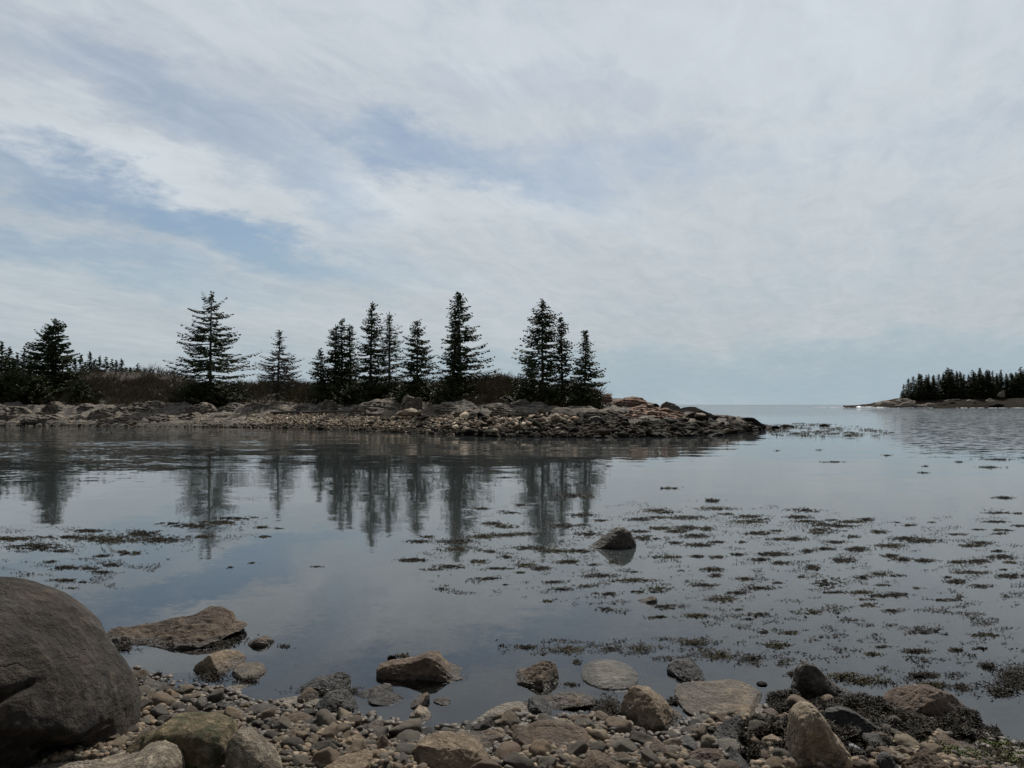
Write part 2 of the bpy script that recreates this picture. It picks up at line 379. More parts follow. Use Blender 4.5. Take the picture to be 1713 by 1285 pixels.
s3 = slope(pos, 17, 3, .6, t.math('ADD', .020, t.math('ADD', t.math('MULTIPLY', ruf, .10), t.math('MULTIPLY', t.math('MAXIMUM', farp, rgh), .5))))
s4 = slope(t.mapping(pos, scale=(.5, 1, 1)), .9, 3, .55, t.math('MULTIPLY', farp, .34))
s5 = slope(t.mapping(pos, scale=(.09, 1, 1)), .75, 3, .6, t.math('MULTIPLY', t.rng(py_, 12, 22, 0, 1, True), .06))      # low swell lines
s = t.vmath('ADD', t.vmath('ADD', t.vmath('ADD', s1, s5), s2), t.vmath('ADD', s3, s4))
s = t.vmath('MULTIPLY', s, (.55, 1, 0))
nrm = t.vmath('NORMALIZE', t.vmath('ADD', s, (0, 0, 1)))
gl = t.new('ShaderNodeBsdfGlossy'); gl.inputs['Roughness'].default_value = .03
gl.inputs['Color'].default_value = (.97, .97, .97, 1); t.put(gl.inputs['Normal'], nrm)
tr = t.new('ShaderNodeBsdfTransparent'); tr.inputs['Color'].default_value = (.80, .86, .84, 1)
df = t.new('ShaderNodeBsdfDiffuse'); df.inputs['Color'].default_value = (.24, .28, .285, 1)
dep = t.rng(py_, 4.8, 9, .0, .14, True)                     # the water is a little cloudy away from the shore
mb = t.new('ShaderNodeMixShader'); t.put(mb.inputs[0], dep); t.l.new(tr.outputs[0], mb.inputs[1]); t.l.new(df.outputs[0], mb.inputs[2])
fr = t.new('ShaderNodeFresnel'); fr.inputs['IOR'].default_value = 1.6; t.put(fr.inputs['Normal'], nrm)
mx = t.new('ShaderNodeMixShader'); t.l.new(fr.outputs[0], mx.inputs[0]); t.l.new(mb.outputs[0], mx.inputs[1]); t.l.new(gl.outputs[0], mx.inputs[2])
t.l.new(mx.outputs[0], o.inputs[0])
V = np.array([[-9000, -20, 0], [9000, -20, 0], [9000, 9000, 0], [-9000, 9000, 0]], float)
tag(link('water', mesh_np('water', V, np.array([[0, 1, 2, 3]])), m), kind='structure')

def inpoly(x, y, poly):
    c = False; j = len(poly) - 1
    for i in range(len(poly)):
        xi, yi = poly[i]; xj, yj = poly[j]
        if (yi > y) != (yj > y) and x < (xj - xi) * (y - yi) / (yj - yi) + xi: c = not c
        j = i
    return c
BED = [(1255, 1178), (1285, 1160), (1330, 1158), (1420, 1166), (1440, 1158), (1480, 1165), (1560, 1196), (1620, 1180), (1640, 1205), (1668, 1214), (1672, 1228),
       (1625, 1238), (1560, 1228), (1530, 1250), (1455, 1285), (1400, 1280), (1330, 1280), (1250, 1275), (1180, 1262), (1150, 1240), (1170, 1222), (1250, 1222)]
# ------------------------------------------------------------------ rocks
FOOT = []      # footprints (x, y, rx, ry) of the placed rocks
def rock_mesh(name, W, Dp, prof, below, p=2.3, seed=0, cuts=0, sub=5, amp=.06, rough_oct=5, carve=None, flat=0.0):
    """prof: function u in [-1,1] -> height of the crest there"""
    V0, Fc = ico(sub); rs = np.random.default_rng(seed)
    q = (np.abs(V0) ** p).sum(1) ** (-1 / p); U = V0 * q[:, None]
    for k in range(cuts):
        n = rs.normal(size=3); n[2] = abs(n[2]) * .8 + .1 if k % 2 else n[2]; n[1] = -abs(n[1]) if k % 3 else n[1]
        n /= np.linalg.norm(n); d = rs.uniform(.58, .82)
        s = U @ n - d; U = np.where((s > 0)[:, None], U - n * s[:, None] * .93, U)
    U = U / np.abs(U).max(0)
    u = np.clip(U[:, 0], -1, 1)
    env = np.maximum((1 - np.abs(u) ** p) ** (1 / p), .22)
    Z = prof(u)
    P = np.empty_like(U)
    P[:, 0] = U[:, 0] * W; P[:, 1] = U[:, 1] * Dp
    P[:, 2] = np.where(U[:, 2] > 0, Z * np.minimum(U[:, 2] / env, 1.15), below * U[:, 2])
    size = (W + Dp + Z.max()) / 3
    N = V0 / np.array([W, Dp, max(Z.max(), .3 * W)]); N /= np.linalg.norm(N, axis=1)[:, None]
    off = rs.uniform(0, 50)
    f1 = fbm(P, 1.1 / size, 3, 1.0, off); f2 = fbm(P, 4.5 / size, rough_oct, .8, off + 9)
    f2 = -np.abs(f2) + .2
    P = P + N * (size * (amp * f1 + (amp * .55 + .012) * (.4 if sub == 7 else 1) * f2))[:, None]
    if flat:
        zt = P[:, 2] + .12 * P[:, 0] + .12 * fbm(P, .5, 2, 1, off)
        band = np.floor(zt / .17); fr = zt / .17 - band
        ins = (np.abs(np.sin(band * 12.9898 + off)) * .30 + .25 * (fr < .22)) * flat
        P[:, 1] = P[:, 1] + ins * (P[:, 1] < 0) * np.minimum(1, Dp); P[:, 0] -= np.sign(P[:, 0]) * ins * .4 * (np.abs(U[:, 0]) > .8)
    if carve is not None: P = carve(P, N)
    me = mesh_np(name, P, Fc)
    return me
def crest_fn(us, zs):
    us = np.array(us); zs = np.array(zs)
    return lambda u: np.interp(u, us, zs)
def hero(name, cat, label, mat, xl, xr, ye, yb, top, cuts=0, p=2.3, sub=5, amp=.06, dist=None, group=None, depth=None, carve=None, base=None, rz=None, strata=0.0):
    xm = (xl + xr) / 2
    if dist is None:
        C = on_z(xm, ye, 0.0)
        for _ in range(4): C = on_z(xm, ye, max(float(shore_z(C[0], C[1])), 0.0))
        A = on_z(xm, yb, C[2]); Dp = C[1] - A[1]
    else:
        C = on_y(xm, ye, dist); Dp = 0
    W = (xr - xl) / 2 / F * C[1]
    if depth: Dp = depth * W
    Dp = min(max(Dp, .45 * W), 1.6 * W)
    W /= 1 + .8 * Dp / C[1]; KH = 1 / (1 + .9 * Dp / C[1])
    dep = math.atan((H - C[2]) / C[1]); cd, sdn = math.cos(dep), math.sin(dep)
    us, zs = [-1.0], [0.0]
    for (x, y) in top:
        u = (x - xm) / ((xr - xl) / 2); u = max(-.995, min(.995, u))
        ha = max((ye - y) / F * C[1] / cd, .002); dl = Dp * math.sqrt(max(1 - u * u, 0)) * sdn
        ha *= KH; z = math.sqrt(max(ha * ha - dl * dl, (.38 * ha) ** 2)) / cd
        us.append(u); zs.append(z)
    us.append(1.0); zs.append(0.0)
    zs[0] = zs[1] * .5; zs[-1] = zs[-2] * .5
    me = rock_mesh(name, W, Dp, crest_fn(us, zs), max(.35 * W, .04), p, hash(label) % 1000 if False else int(xl * 7 + ye * 3) % 9973, cuts, sub, amp, carve=carve, flat=strata)
    o = link(name, me, M[mat]); o.location = C
    tag(o, label, cat, group)
    FOOT.append((C[0], C[1], W, Dp))
    return o

# the big boulder on the left, with its recess and cracks carved in
def carve_boulder(P, N):
    def seg(P, a, b):
        a = np.array(a); b = np.array(b); ab = b - a
        q = np.stack([P[:, 0], P[:, 2]], 1); tt = np.clip(((q - a) @ ab) / (ab @ ab), 0, 1)
        return np.linalg.norm(q - a - tt[:, None] * ab, axis=1)
    front = np.clip(-N[:, 1] * 2, 0, 1)
    wig = .012 * np.sin(P[:, 0] * 40) + .01 * np.sin(P[:, 2] * 57 + 1)
    d = np.zeros(len(P))
    for a, b, wd, am in [((.10, .30), (.34, .36), .035, .075), ((.34, .36), (.52, .42), .016, .035), ((.10, .30), (-.10, .14), .010, .03),
                         ((.22, .62), (.30, .10), .008, .018), ((.24, .33), (.25, .05), .008, .02), ((.02, .75), (.20, .45), .008, .014),
                         ((.55, .12), (.86, .10), .02, .05), ((.60, .02), (.82, .05), .05, .09)]:
        q = seg(P, a, b) + wig
        d = np.maximum(d, 1.7 * am * np.exp(-(q / wd / 1.1) ** 2))
    return P - N * (d * front)[:, None]
hero('boulder', 'boulder', 'huge dark brown boulder filling the lower left corner of the shore', 'boulder', -330, 226, 1240, 1330,
     [(-300, 1100), (-200, 1000), (-100, 965), (-20, 968), (30, 985), (70, 1004), (110, 1032), (142, 1064), (170, 1096), (194, 1126), (214, 1172), (224, 1215)],
     cuts=5, p=2.35, sub=7, amp=.05, carve=carve_boulder, depth=.8)

RK = [
 # name, category, label, material, xl, xr, y ends, y front, crest, cuts, p
 ('boulder', 'long low brown boulder with a raised right end lying in the shallows', 'brown', 178, 413, 1064, 1086, [(181, 1046), (188, 1035), (240, 1034), (300, 1033), (335, 1021), (360, 1019), (376, 1026), (382, 1040), (400, 1046), (411, 1054)], 4, 3),
 ('shore_rock', 'olive brown rock fringed with rockweed below the long low boulder', 'tan', 330, 406, 1112, 1130, [(336, 1097), (355, 1089), (385, 1093), (404, 1104)], 3, 2.6),
 ('shore_rock', 'small tan rock touching water at the right of the weed fringed rock', 'tan', 390, 444, 1124, 1140, [(394, 1114), (415, 1109), (436, 1111)], 3, 2.4),
 ('shore_rock', 'small low brown rock alone in water right of the long boulder', 'brown', 412, 459, 1076, 1082, [(422, 1069), (436, 1064), (450, 1068)], 2, 2.2),
 ('boulder', 'wide wedge of reddish brown rock sloping to a point in calm water', 'brown', 629, 787, 1126, 1144, [(632, 1114), (650, 1108), (690, 1100), (712, 1093), (732, 1094), (745, 1104), (762, 1116), (782, 1123)], 3, 2.5),
 ('shore_rock', 'tiny black rock just behind the wide brown wedge', 'black', 648, 664, 1106, 1108, [(652, 1097), (660, 1099)], 2, 2.2),
 ('shore_rock', 'dark rounded rock with weed skirt behind the triangular slate rock', 'slate', 508, 587, 1147, 1160, [(512, 1144), (528, 1133), (560, 1128), (582, 1131)], 2, 2.6),
 ('shore_rock', 'small brown stub of rock left of the triangular slate rock', 'brown', 499, 531, 1168, 1182, [(503, 1158), (515, 1152), (526, 1157)], 3, 2.4),
 ('shore_rock', 'triangular slate rock with a pale ridge at the water edge', 'slate', 514, 599, 1186, 1203, [(520, 1180), (545, 1161), (575, 1157), (588, 1170), (597, 1186)], 5, 2.4),
 ('shore_rock', 'black wet rock with a domed top behind its flat neighbour', 'dark', 597, 657, 1161, 1173, [(602, 1155), (625, 1147), (650, 1147)], 4, 2.8),
 ('shore_rock', 'black wet rock with flat top in front of the domed one', 'dark', 617, 672, 1170, 1181, [(622, 1163), (645, 1157), (667, 1160)], 4, 2.8),
 ('shore_rock', 'dark brown square rock behind a pale pointed stone', 'brown', 686, 717, 1176, 1186, [(689, 1168), (702, 1165), (713, 1163)], 3, 3),
 ('shore_rock', 'pale pointed stone standing in front of the dark square rock', 'pale', 685, 721, 1199, 1210, [(690, 1192), (698, 1180), (712, 1186), (719, 1195)], 4, 2.3),
 ('shore_rock', 'flat brown disc of rock awash right of the pale pointed stone', 'brown', 725, 754, 1174, 1181, [(732, 1169), (748, 1169)], 1, 2.5),
 ('shore_rock', 'brown lopsided rock with weed at its foot left of the smooth grey one', 'brown', 852, 936, 1136, 1154, [(858, 1130), (878, 1117), (905, 1105), (920, 1103), (930, 1112), (935, 1128)], 4, 2.5),
 ('boulder', 'smooth rounded grey rock ringed by still water', 'grey', 970, 1068, 1129, 1155, [(975, 1119), (995, 1109), (1018, 1106), (1042, 1110), (1058, 1117), (1066, 1124)], 0, 2.1),
 ('shore_rock', 'square tilted rock with a pale grey right face standing in water', 'slate', 1119, 1180, 1130, 1146, [(1123, 1118), (1140, 1107), (1158, 1105), (1172, 1116), (1179, 1124)], 5, 3),
 ('shore_rock', 'low brown slab awash behind the dark leaning stone', 'brown', 868, 1002, 1175, 1188, [(880, 1165), (920, 1162), (960, 1161), (985, 1165)], 2, 2.4),
 ('shore_rock', 'dark leaning slate stone in front of the low brown slab', 'slate', 876, 929, 1188, 1200, [(882, 1173), (895, 1167), (910, 1172), (925, 1190)], 4, 2.6),
 ('boulder', 'large blunt tan boulder at the waterline in the centre right', 'tan', 1034, 1142, 1200, 1228, [(1037, 1185), (1048, 1163), (1066, 1154), (1092, 1157), (1114, 1170), (1132, 1186)], 3, 2.6),
 ('boulder', 'broad flat tan slab with cracks beside the blunt boulder', 'tan', 1131, 1292, 1174, 1214, [(1137, 1161), (1160, 1157), (1200, 1158), (1225, 1152), (1262, 1153), (1286, 1164)], 2, 2.5),
 ('shore_rock', 'smooth olive grey oval stone below the broad tan slab', 'grey', 1160, 1195, 1207, 1216, [(1165, 1200), (1180, 1196), (1191, 1199)], 0, 2.3),
 ('shore_rock', 'dark wedge shaped stone with a pale rim under the tan slab', 'slate', 1193, 1257, 1228, 1243, [(1200, 1220), (1215, 1207), (1235, 1200), (1250, 1207), (1255, 1220)], 5, 2.5),
 ('shore_rock', 'round plain grey stone below the dark pale rimmed wedge', 'grey', 1196, 1248, 1251, 1266, [(1202, 1243), (1220, 1237), (1238, 1240)], 0, 2.3),
 ('boulder', 'brown double humped rock on the pebbles in the centre', 'brown', 854, 1004, 1238, 1262, [(858, 1228), (866, 1219), (882, 1221), (903, 1213), (930, 1211), (955, 1215), (985, 1223), (1000, 1232)], 1, 2.5),
 ('boulder', 'tall pale stone standing upright among dark weed', 'pale', 1320, 1416, 1264, 1284, [(1324, 1238), (1332, 1206), (1347, 1193), (1362, 1193), (1376, 1208), (1387, 1222), (1403, 1238), (1413, 1256)], 1, 3.4),
 ('boulder', 'dark wedge rock with a sharp peak at the edge of the weed bed', 'dark', 1326, 1434, 1160, 1169, [(1330, 1140), (1334, 1124), (1347, 1113), (1362, 1118), (1385, 1135), (1410, 1150), (1430, 1160)], 4, 2.6),
 ('boulder', 'broad reddish brown boulder sunk in the weed bed at right', 'red', 1474, 1629, 1189, 1204, [(1478, 1176), (1500, 1160), (1535, 1153), (1565, 1155), (1600, 1165), (1617, 1178), (1627, 1192)], 3, 2.6),
 ('shore_rock', 'long purplish slab sloping down right amid the weed bed', 'slate', 1374, 1482, 1221, 1236, [(1380, 1192), (1405, 1187), (1425, 1189), (1448, 1201), (1470, 1216)], 3, 2.4),
 ('boulder', 'brown dome shaped rock with pale crown at the bottom right', 'brown', 1512, 1590, 1286, 1305, [(1520, 1266), (1532, 1254), (1546, 1251), (1562, 1259), (1580, 1275)], 2, 2.4),
 ('shore_rock', 'flat sloping brown rock behind the dome shaped one at right', 'brown', 1560, 1644, 1249, 1264, [(1565, 1236), (1576, 1226), (1590, 1231), (1610, 1240), (1635, 1250)], 3, 2.4),
 ('shore_rock', 'dark slate block beside the blue white stone', 'slate', 1436, 1489, 1247, 1262, [(1442, 1236), (1460, 1231), (1482, 1233)], 4, 2.8),
 ('shore_rock', 'small blue white stone in dark weed right of the standing stone', 'white', 1417, 1452, 1258, 1268, [(1421, 1246), (1432, 1247), (1445, 1256)], 4, 2.5),
 ('shore_rock', 'small cream stone just below the blue white one', 'pale', 1446, 1471, 1275, 1284, [(1452, 1268), (1464, 1269)], 0, 2.3),
 ('shore_rock', 'small jagged purple grey rock at the bottom edge right of the cream stone', 'slate', 1470, 1512, 1282, 1296, [(1477, 1266), (1488, 1262), (1500, 1275)], 5, 2.3),
 ('boulder', 'large rounded grey brown boulder at the bottom centre left of the humped rock', 'tan', 680, 822, 1278, 1312, [(686, 1258), (700, 1243), (735, 1236), (775, 1238), (800, 1248), (816, 1264)], 2, 2.4),
 ('shore_rock', 'flat brown slab wedged behind the large rounded bottom boulder', 'brown', 757, 857, 1240, 1254, [(763, 1231), (790, 1227), (830, 1226), (852, 1233)], 3, 2.8),
 ('shore_rock', 'brown slanted rock at the back edge of the pebble beach', 'brown', 590, 653, 1220, 1230, [(600, 1215), (620, 1209), (638, 1208), (650, 1217)], 4, 2.4),
 ('boulder', 'flat topped tan rock at the bottom edge left of the rounded boulder', 'tan', 540, 622, 1285, 1305, [(546, 1272), (580, 1266), (612, 1262), (620, 1270)], 2, 3),
 ('shore_rock', 'pale crowned brown stone cut by the bottom edge in the centre', 'brown', 966, 1062, 1288, 1310, [(975, 1275), (995, 1263), (1015, 1262), (1035, 1270), (1052, 1283)], 1, 2.3),
 ('shore_rock', 'round pinkish tan stone right of the pale crowned one', 'red', 1081, 1119, 1261, 1277, [(1085, 1248), (1100, 1241), (1114, 1248)], 1, 2.5),
 ('shore_rock', 'dark topped squarish stone left of the plain round grey one', 'slate', 1132, 1170, 1251, 1266, [(1137, 1240), (1150, 1235), (1163, 1240)], 3, 2.8),
 ('shore_rock', 'reddish brown sloping stone below the squarish dark topped one', 'red', 1135, 1224, 1270, 1284, [(1145, 1262), (1170, 1253), (1200, 1255), (1220, 1263)], 3, 2.4),
 ('shore_rock', 'angular slate stone with a white edge at the bottom edge', 'slate', 1212, 1264, 1281, 1300, [(1218, 1268), (1233, 1257), (1250, 1268), (1262, 1280)], 6, 2.5),
 ('shore_rock', 'dark oval stone at the water edge of the pebble beach', 'dark', 409, 465, 1191, 1200, [(415, 1184), (435, 1179), (455, 1182)], 0, 2.4),
 ('shore_rock', 'brown flat stone just right of the dark oval one', 'brown', 474, 526, 1207, 1216, [(482, 1198), (500, 1193), (517, 1198)], 1, 2.4),
 ('shore_rock', 'brown pointed stone standing on pebbles below the slanted rock', 'brown', 620, 660, 1256, 1266, [(628, 1243), (641, 1231), (650, 1238), (658, 1252)], 3, 2.3),
 ('shore_rock', 'tan rounded block left of the brown pointed stone', 'tan', 574, 612, 1248, 1258, [(580, 1237), (595, 1232), (608, 1240)], 2, 2.7),
 ('boulder', 'dark domed rock alone in the middle of the cove', 'dark', 984, 1063, 914, 919, [(990, 911), (1003, 903), (1018, 891), (1032, 883), (1043, 882), (1054, 889), (1061, 903)], 1, 2.0),
 ('shore_rock', 'small pointed stone barely above water below the domed cove rock', 'brown', 1067, 1099, 1006, 1009, [(1080, 1001), (1092, 998), (1097, 1000)], 1, 2.3),
 ('shore_rock', 'tiny black stone in water between the tan slab and the weed', 'black', 1266, 1283, 1145, 1148, [(1270, 1141), (1279, 1141)], 0, 2.2),
 ('shore_rock', 'small grey stone awash left of the dark leaning stone', 'grey', 814, 846, 1202, 1208, [(820, 1194), (836, 1193)], 1, 2.4),
 ('shore_rock', 'orange brown stone at the right end of the broad tan slab', 'red', 1276, 1306, 1199, 1208, [(1281, 1190), (1295, 1187), (1303, 1192)], 2, 2.5),
 ('shore_rock', 'cream and tan stone set in weed left of the standing stone', 'pale', 1276, 1320, 1246, 1256, [(1281, 1236), (1295, 1231), (1312, 1238)], 2, 2.4),
 ('shore_rock', 'small triangular grey rock where the pebbles meet the left water', 'grey', 228, 292, 1149, 1157, [(234, 1141), (242, 1133), (262, 1140), (280, 1148)], 3, 2.3),
 ('shore_rock', 'upright grey thumb shaped stone on the left pebbles', 'grey', 325, 346, 1183, 1189, [(328, 1174), (335, 1167), (342, 1174)], 0, 2.5),
 ('shore_rock', 'brown low stone in the dark weed between slab and standing stone', 'brown', 1390, 1434, 1216, 1226, [(1396, 1209), (1412, 1206), (1428, 1209)], 1, 2.6),
 ('boulder', 'pale speckled granite rock at the bottom edge under the huge boulder', 'speck', 98, 304, 1296, 1340, [(110, 1280), (140, 1274), (180, 1268), (215, 1258), (235, 1250), (262, 1248), (285, 1257), (298, 1272)], 0, 2.3),
 ('boulder', 'square mossy olive rock between speckled granite and pebbles', 'moss', 236, 396, 1272, 1300, [(241, 1250), (256, 1228), (280, 1213), (315, 1210), (350, 1212), (382, 1221), (392, 1240)], 0, 4),
 ('boulder', 'hooked pale granite rock right of the mossy one at the bottom', 'speck', 380, 470, 1290, 1312, [(384, 1244), (398, 1230), (412, 1231), (432, 1243), (452, 1260), (464, 1275)], 0, 2.5),
 ('shore_rock', 'thin green stained rock wedged against the foot of the huge boulder', 'moss', 196, 268, 1262, 1280, [(205, 1252), (225, 1240), (250, 1229), (262, 1232)], 2, 2.4),
]
for (nm, lb, mt, xl, xr, ye, yb, top, cuts, p) in RK:
    wpx = xr - xl
    hero(nm, 'boulder' if nm == 'boulder' else 'rock', lb, mt, xl, xr, ye, yb, top, cuts=int(cuts * 1.6), p=p, sub=6 if wpx > 60 else 5, amp=.085 if cuts else .035)

def blocked(x, y, r=0.0, k=.86):
    for (fx, fy, fw, fd) in FOOT:
        if ((x - fx) / (fw * k + r)) ** 2 + ((y - fy) / (fd * k + r)) ** 2 < 1: return True
    return False

# ---- cobbles: nearest and largest 285 each an object of its own
def cobble_mesh(seed):
    rs = np.random.default_rng(seed); V0, Fc = ico(4)
    U = V0 * ((np.abs(V0) ** rs.uniform(2, 2.7)).sum(1) ** (-.4))[:, None]
    for k in range(int(rs.integers(2, 9))):
        n = rs.normal(size=3); n /= np.linalg.norm(n); s = U @ n - rs.uniform(.55, .82)
        U = np.where((s > 0)[:, None], U - n * s[:, None] * .85, U)
    U = U / np.abs(U).max(0) * np.array([1, rs.uniform(.62, .9), rs.uniform(.42, .66)])
    f = fbm(U, .9, 3, 1.0, seed * 3.1)
    U = U * (1 + .20 * f)[:, None] + V0 * (.035 * fbm(U, 3.5, 4, .7, seed))[:, None]
    return mesh_np('cobble', U, Fc)
cob = [cobble_mesh(s) for s in range(22)]
for me in cob: me.materials.append(M['cobble'])
placed = []
def near_placed(x, y, r, f):
    for (a, b_, c) in placed:
        if (a - x) ** 2 + (b_ - y) ** 2 < ((c + r) * f) ** 2: return True
    return False
random.seed(11)
cnt = 0; tries = 0
while cnt < 290 and tries < 60000:
    tries += 1
    stage = cnt / 290
    px = random.uniform(150, 1560); py = random.uniform(1120, 1292)
    shy = np.interp(px, [a for a, _ in SHORE], [b for _, b in SHORE])
    if py < shy - 12: continue
    if px < 560 and random.random() < .45: continue
    if inpoly(px, py, BED) and random.random() < .85: continue
    rp = (21 if px > 520 else 13) * (1 - stage) + 6.5
    rp *= random.uniform(.75, 1.15)
    P = on_z(px, py, .03); r = rp / F * P[1]
    if blocked(P[0], P[1], r * .5) or near_placed(P[0], P[1], r, .80): continue
    z = float(shore_z(P[0], P[1]))
    if z < -.05: continue
    placed.append((P[0], P[1], r))
    o = link('cobble', random.choice(cob)); cnt += 1
    o.location = (P[0], P[1], z + r * .22); o.scale = (r, r, r)
    o.rotation_euler = (random.gauss(0, .25), random.gauss(0, .25), random.uniform(0, 6.28))
    tag(o, 'worn rounded cobble lying among the pebbles of the near beach', 'stone', 'cobbles of the near beach')

# ---- pebbles, merged
def stones(name, mat, xyzr, sub=2, flat=(.45, .7), tilt=.3, seed=1, smooth=True):
    rs = np.random.default_rng(seed)
    V0, Fc = ico(sub); n = len(xyzr)
    vars_ = []
    for k in range(24):
        U = V0 * ((np.abs(V0) ** rs.uniform(2, 3)).sum(1) ** (-.4))[:, None]
        for j in range(int(rs.integers(0, 4))):
            nn = rs.normal(size=3); nn /= np.linalg.norm(nn); s = U @ nn - rs.uniform(.55, .8)
            U = np.where((s > 0)[:, None], U - nn * s[:, None] * .9, U)
        U = U * (1 + .10 * rs.normal(size=len(U)) * (sub < 2))[:, None]
        vars_.append(U / np.abs(U).max(0) * np.array([1, rs.uniform(.55, .95), rs.uniform(*flat)]))
    vars_ = np.array(vars_)
    k = rs.integers(0, 24, n); A = vars_[k]
    a = rs.uniform(0, 6.283, n); tx = rs.normal(0, tilt, n); ty = rs.normal(0, tilt, n)
    def rot(A, th, i, j):
        c, s = np.cos(th)[:, None], np.sin(th)[:, None]; B = A.copy()
        B[:, :, i] = A[:, :, i] * c - A[:, :, j] * s; B[:, :, j] = A[:, :, i] * s + A[:, :, j] * c
        return B
    A = rot(rot(rot(A, tx, 1, 2), ty, 0, 2), a, 0, 1)
    A = A * xyzr[:, None, 3:4] + xyzr[:, None, :3]
    nv = len(V0)
    Fa = (Fc[None] + (np.arange(n) * nv)[:, None, None]).reshape(-1, 3)
    me = mesh_np(name, A.reshape(-1, 3), Fa, smooth)
    add_attr(me, 'rnd', np.repeat(rs.uniform(0, 1, n), nv))
    return link(name, me, mat)
pts = []
random.seed(5)
for _ in range(18500):
    px = random.uniform(-60, 2100); py = 1100 + 200 * random.random() ** .8
    P = on_z(px, py, .02); d = np.interp(P[0], sx, sy) - P[1]
    if d < -.12: continue
    if inpoly(px, py, BED) and random.random() < .9: continue
    r = random.uniform(3.2, 8.2) / F * P[1] * (1.0 if px < 620 else 1.25)
    if blocked(P[0], P[1], 0, .8): continue
    z = float(shore_z(P[0], P[1]))
    pts.append((P[0], P[1], z + random.uniform(.0, .7) * r, r))
tag(stones('pebbles', M['pebble'], np.array(pts), 2, seed=3), 'small mixed tan and grey pebbles covering the near beach', 'pebbles', kind='stuff')
pts = []
for _ in range(5200):
    y = 3.6 + 3.6 * random.random() ** 1.1; x = random.uniform(-1, 1) * (y * .75 + .3)
    d = np.interp(x, sx, sy) - y
    if d > .1: continue
    z = float(shore_z(x, y)); r = random.uniform(.018, .075) * random.uniform(.7, 1.2)
    if blocked(x, y, 0, .7): continue
    z2 = min(z + r * .15, -r * .75 - .015)
    pts.append((x, y, z2, r))
tag(stones('sunken_pebbles', M['sunk'], np.array(pts), 2, flat=(.3, .5), seed=8), 'rounded stones lying on the shallow bed under clear water', 'pebbles', kind='stuff')

# ------------------------------------------------------------------ seaweed
def blades(name, mat, P, L, up, wid, seed, segs=2, parent=None, dens_r=None):
    """P (n,3) roots; each blade a short forked curling ribbon"""
    rs = np.random.default_rng(seed); n = len(P)
    a = rs.uniform(0, 6.283, n); L = L * rs.uniform(.55, 1.3, n); lift = up * rs.uniform(.2, 1.3, n)
    d = np.stack([np.cos(a), np.sin(a), np.zeros(n)], 1); s = np.stack([-np.sin(a), np.cos(a), np.zeros(n)], 1)
    s = s + np.array([0, 0, 1]) * rs.normal(0, .6, n)[:, None]; s /= np.linalg.norm(s, axis=1)[:, None]
    w0 = (wid * rs.uniform(.6, 1.3, n))[:, None]; z = np.array([0, 0, 1.0])
    Lc = L[:, None]; lf = lift[:, None]
    mid = P + d * Lc * .5 + z * Lc * lf * .8; curl = rs.normal(0, .35, n)[:, None]
    f1 = mid + (d * .5 + s * (.35 + curl)) * Lc * .8 + z * Lc * lf * .3
    f2 = mid + (d * .5 - s * (.35 - curl)) * Lc * .8 + z * Lc * lf * .45
    V = np.stack([P - s * w0 * .4, P + s * w0 * .4, mid + s * w0 * .7, mid - s * w0 * .7,
                  f1 + s * w0 * .8, f1 + d * w0 * .9, f2 - s * w0 * .8, f2 + d * w0 * .9], 1)
    b = (np.arange(n) * 8)[:, None]
    Fq = np.concatenate([b + np.array([[0, 1, 2, 3]]), b + np.array([[3, 2, 4, 5]]), b + np.array([[2, 3, 6, 7]])])
    me = mesh_np(name, V.reshape(-1, 3), Fq, False)
    add_attr(me, 'rnd', np.repeat(rs.uniform(0, 1, n), 8))
    return link(name, me, mat, parent)
random.seed(21); pts = []
while len(pts) < 52000:
    px = random.uniform(1150, 1680); py = random.uniform(1155, 1286)
    if not inpoly(px, py, BED): continue
    dn = mnoise.noise(Vector((px / 38, py / 18, 3)))
    if dn < -.18 and py > 1225: continue
    if px < 1290 and dn < .12: continue
    P = on_z(px, py, .03)
    z = max(float(shore_z(P[0], P[1])), -.005)
    if blocked(P[0], P[1], 0, .93): continue
    hgt = .055 * max(0, .5 + dn)
    pts.append((P[0], P[1], z + random.random() * hgt))
o = blades('rockweed', M['weed'], np.array(pts), .022, .32, .0045, 4)
tag(o, 'thick bed of dark brown rockweed heaped over the right shore', 'seaweed', kind='stuff')

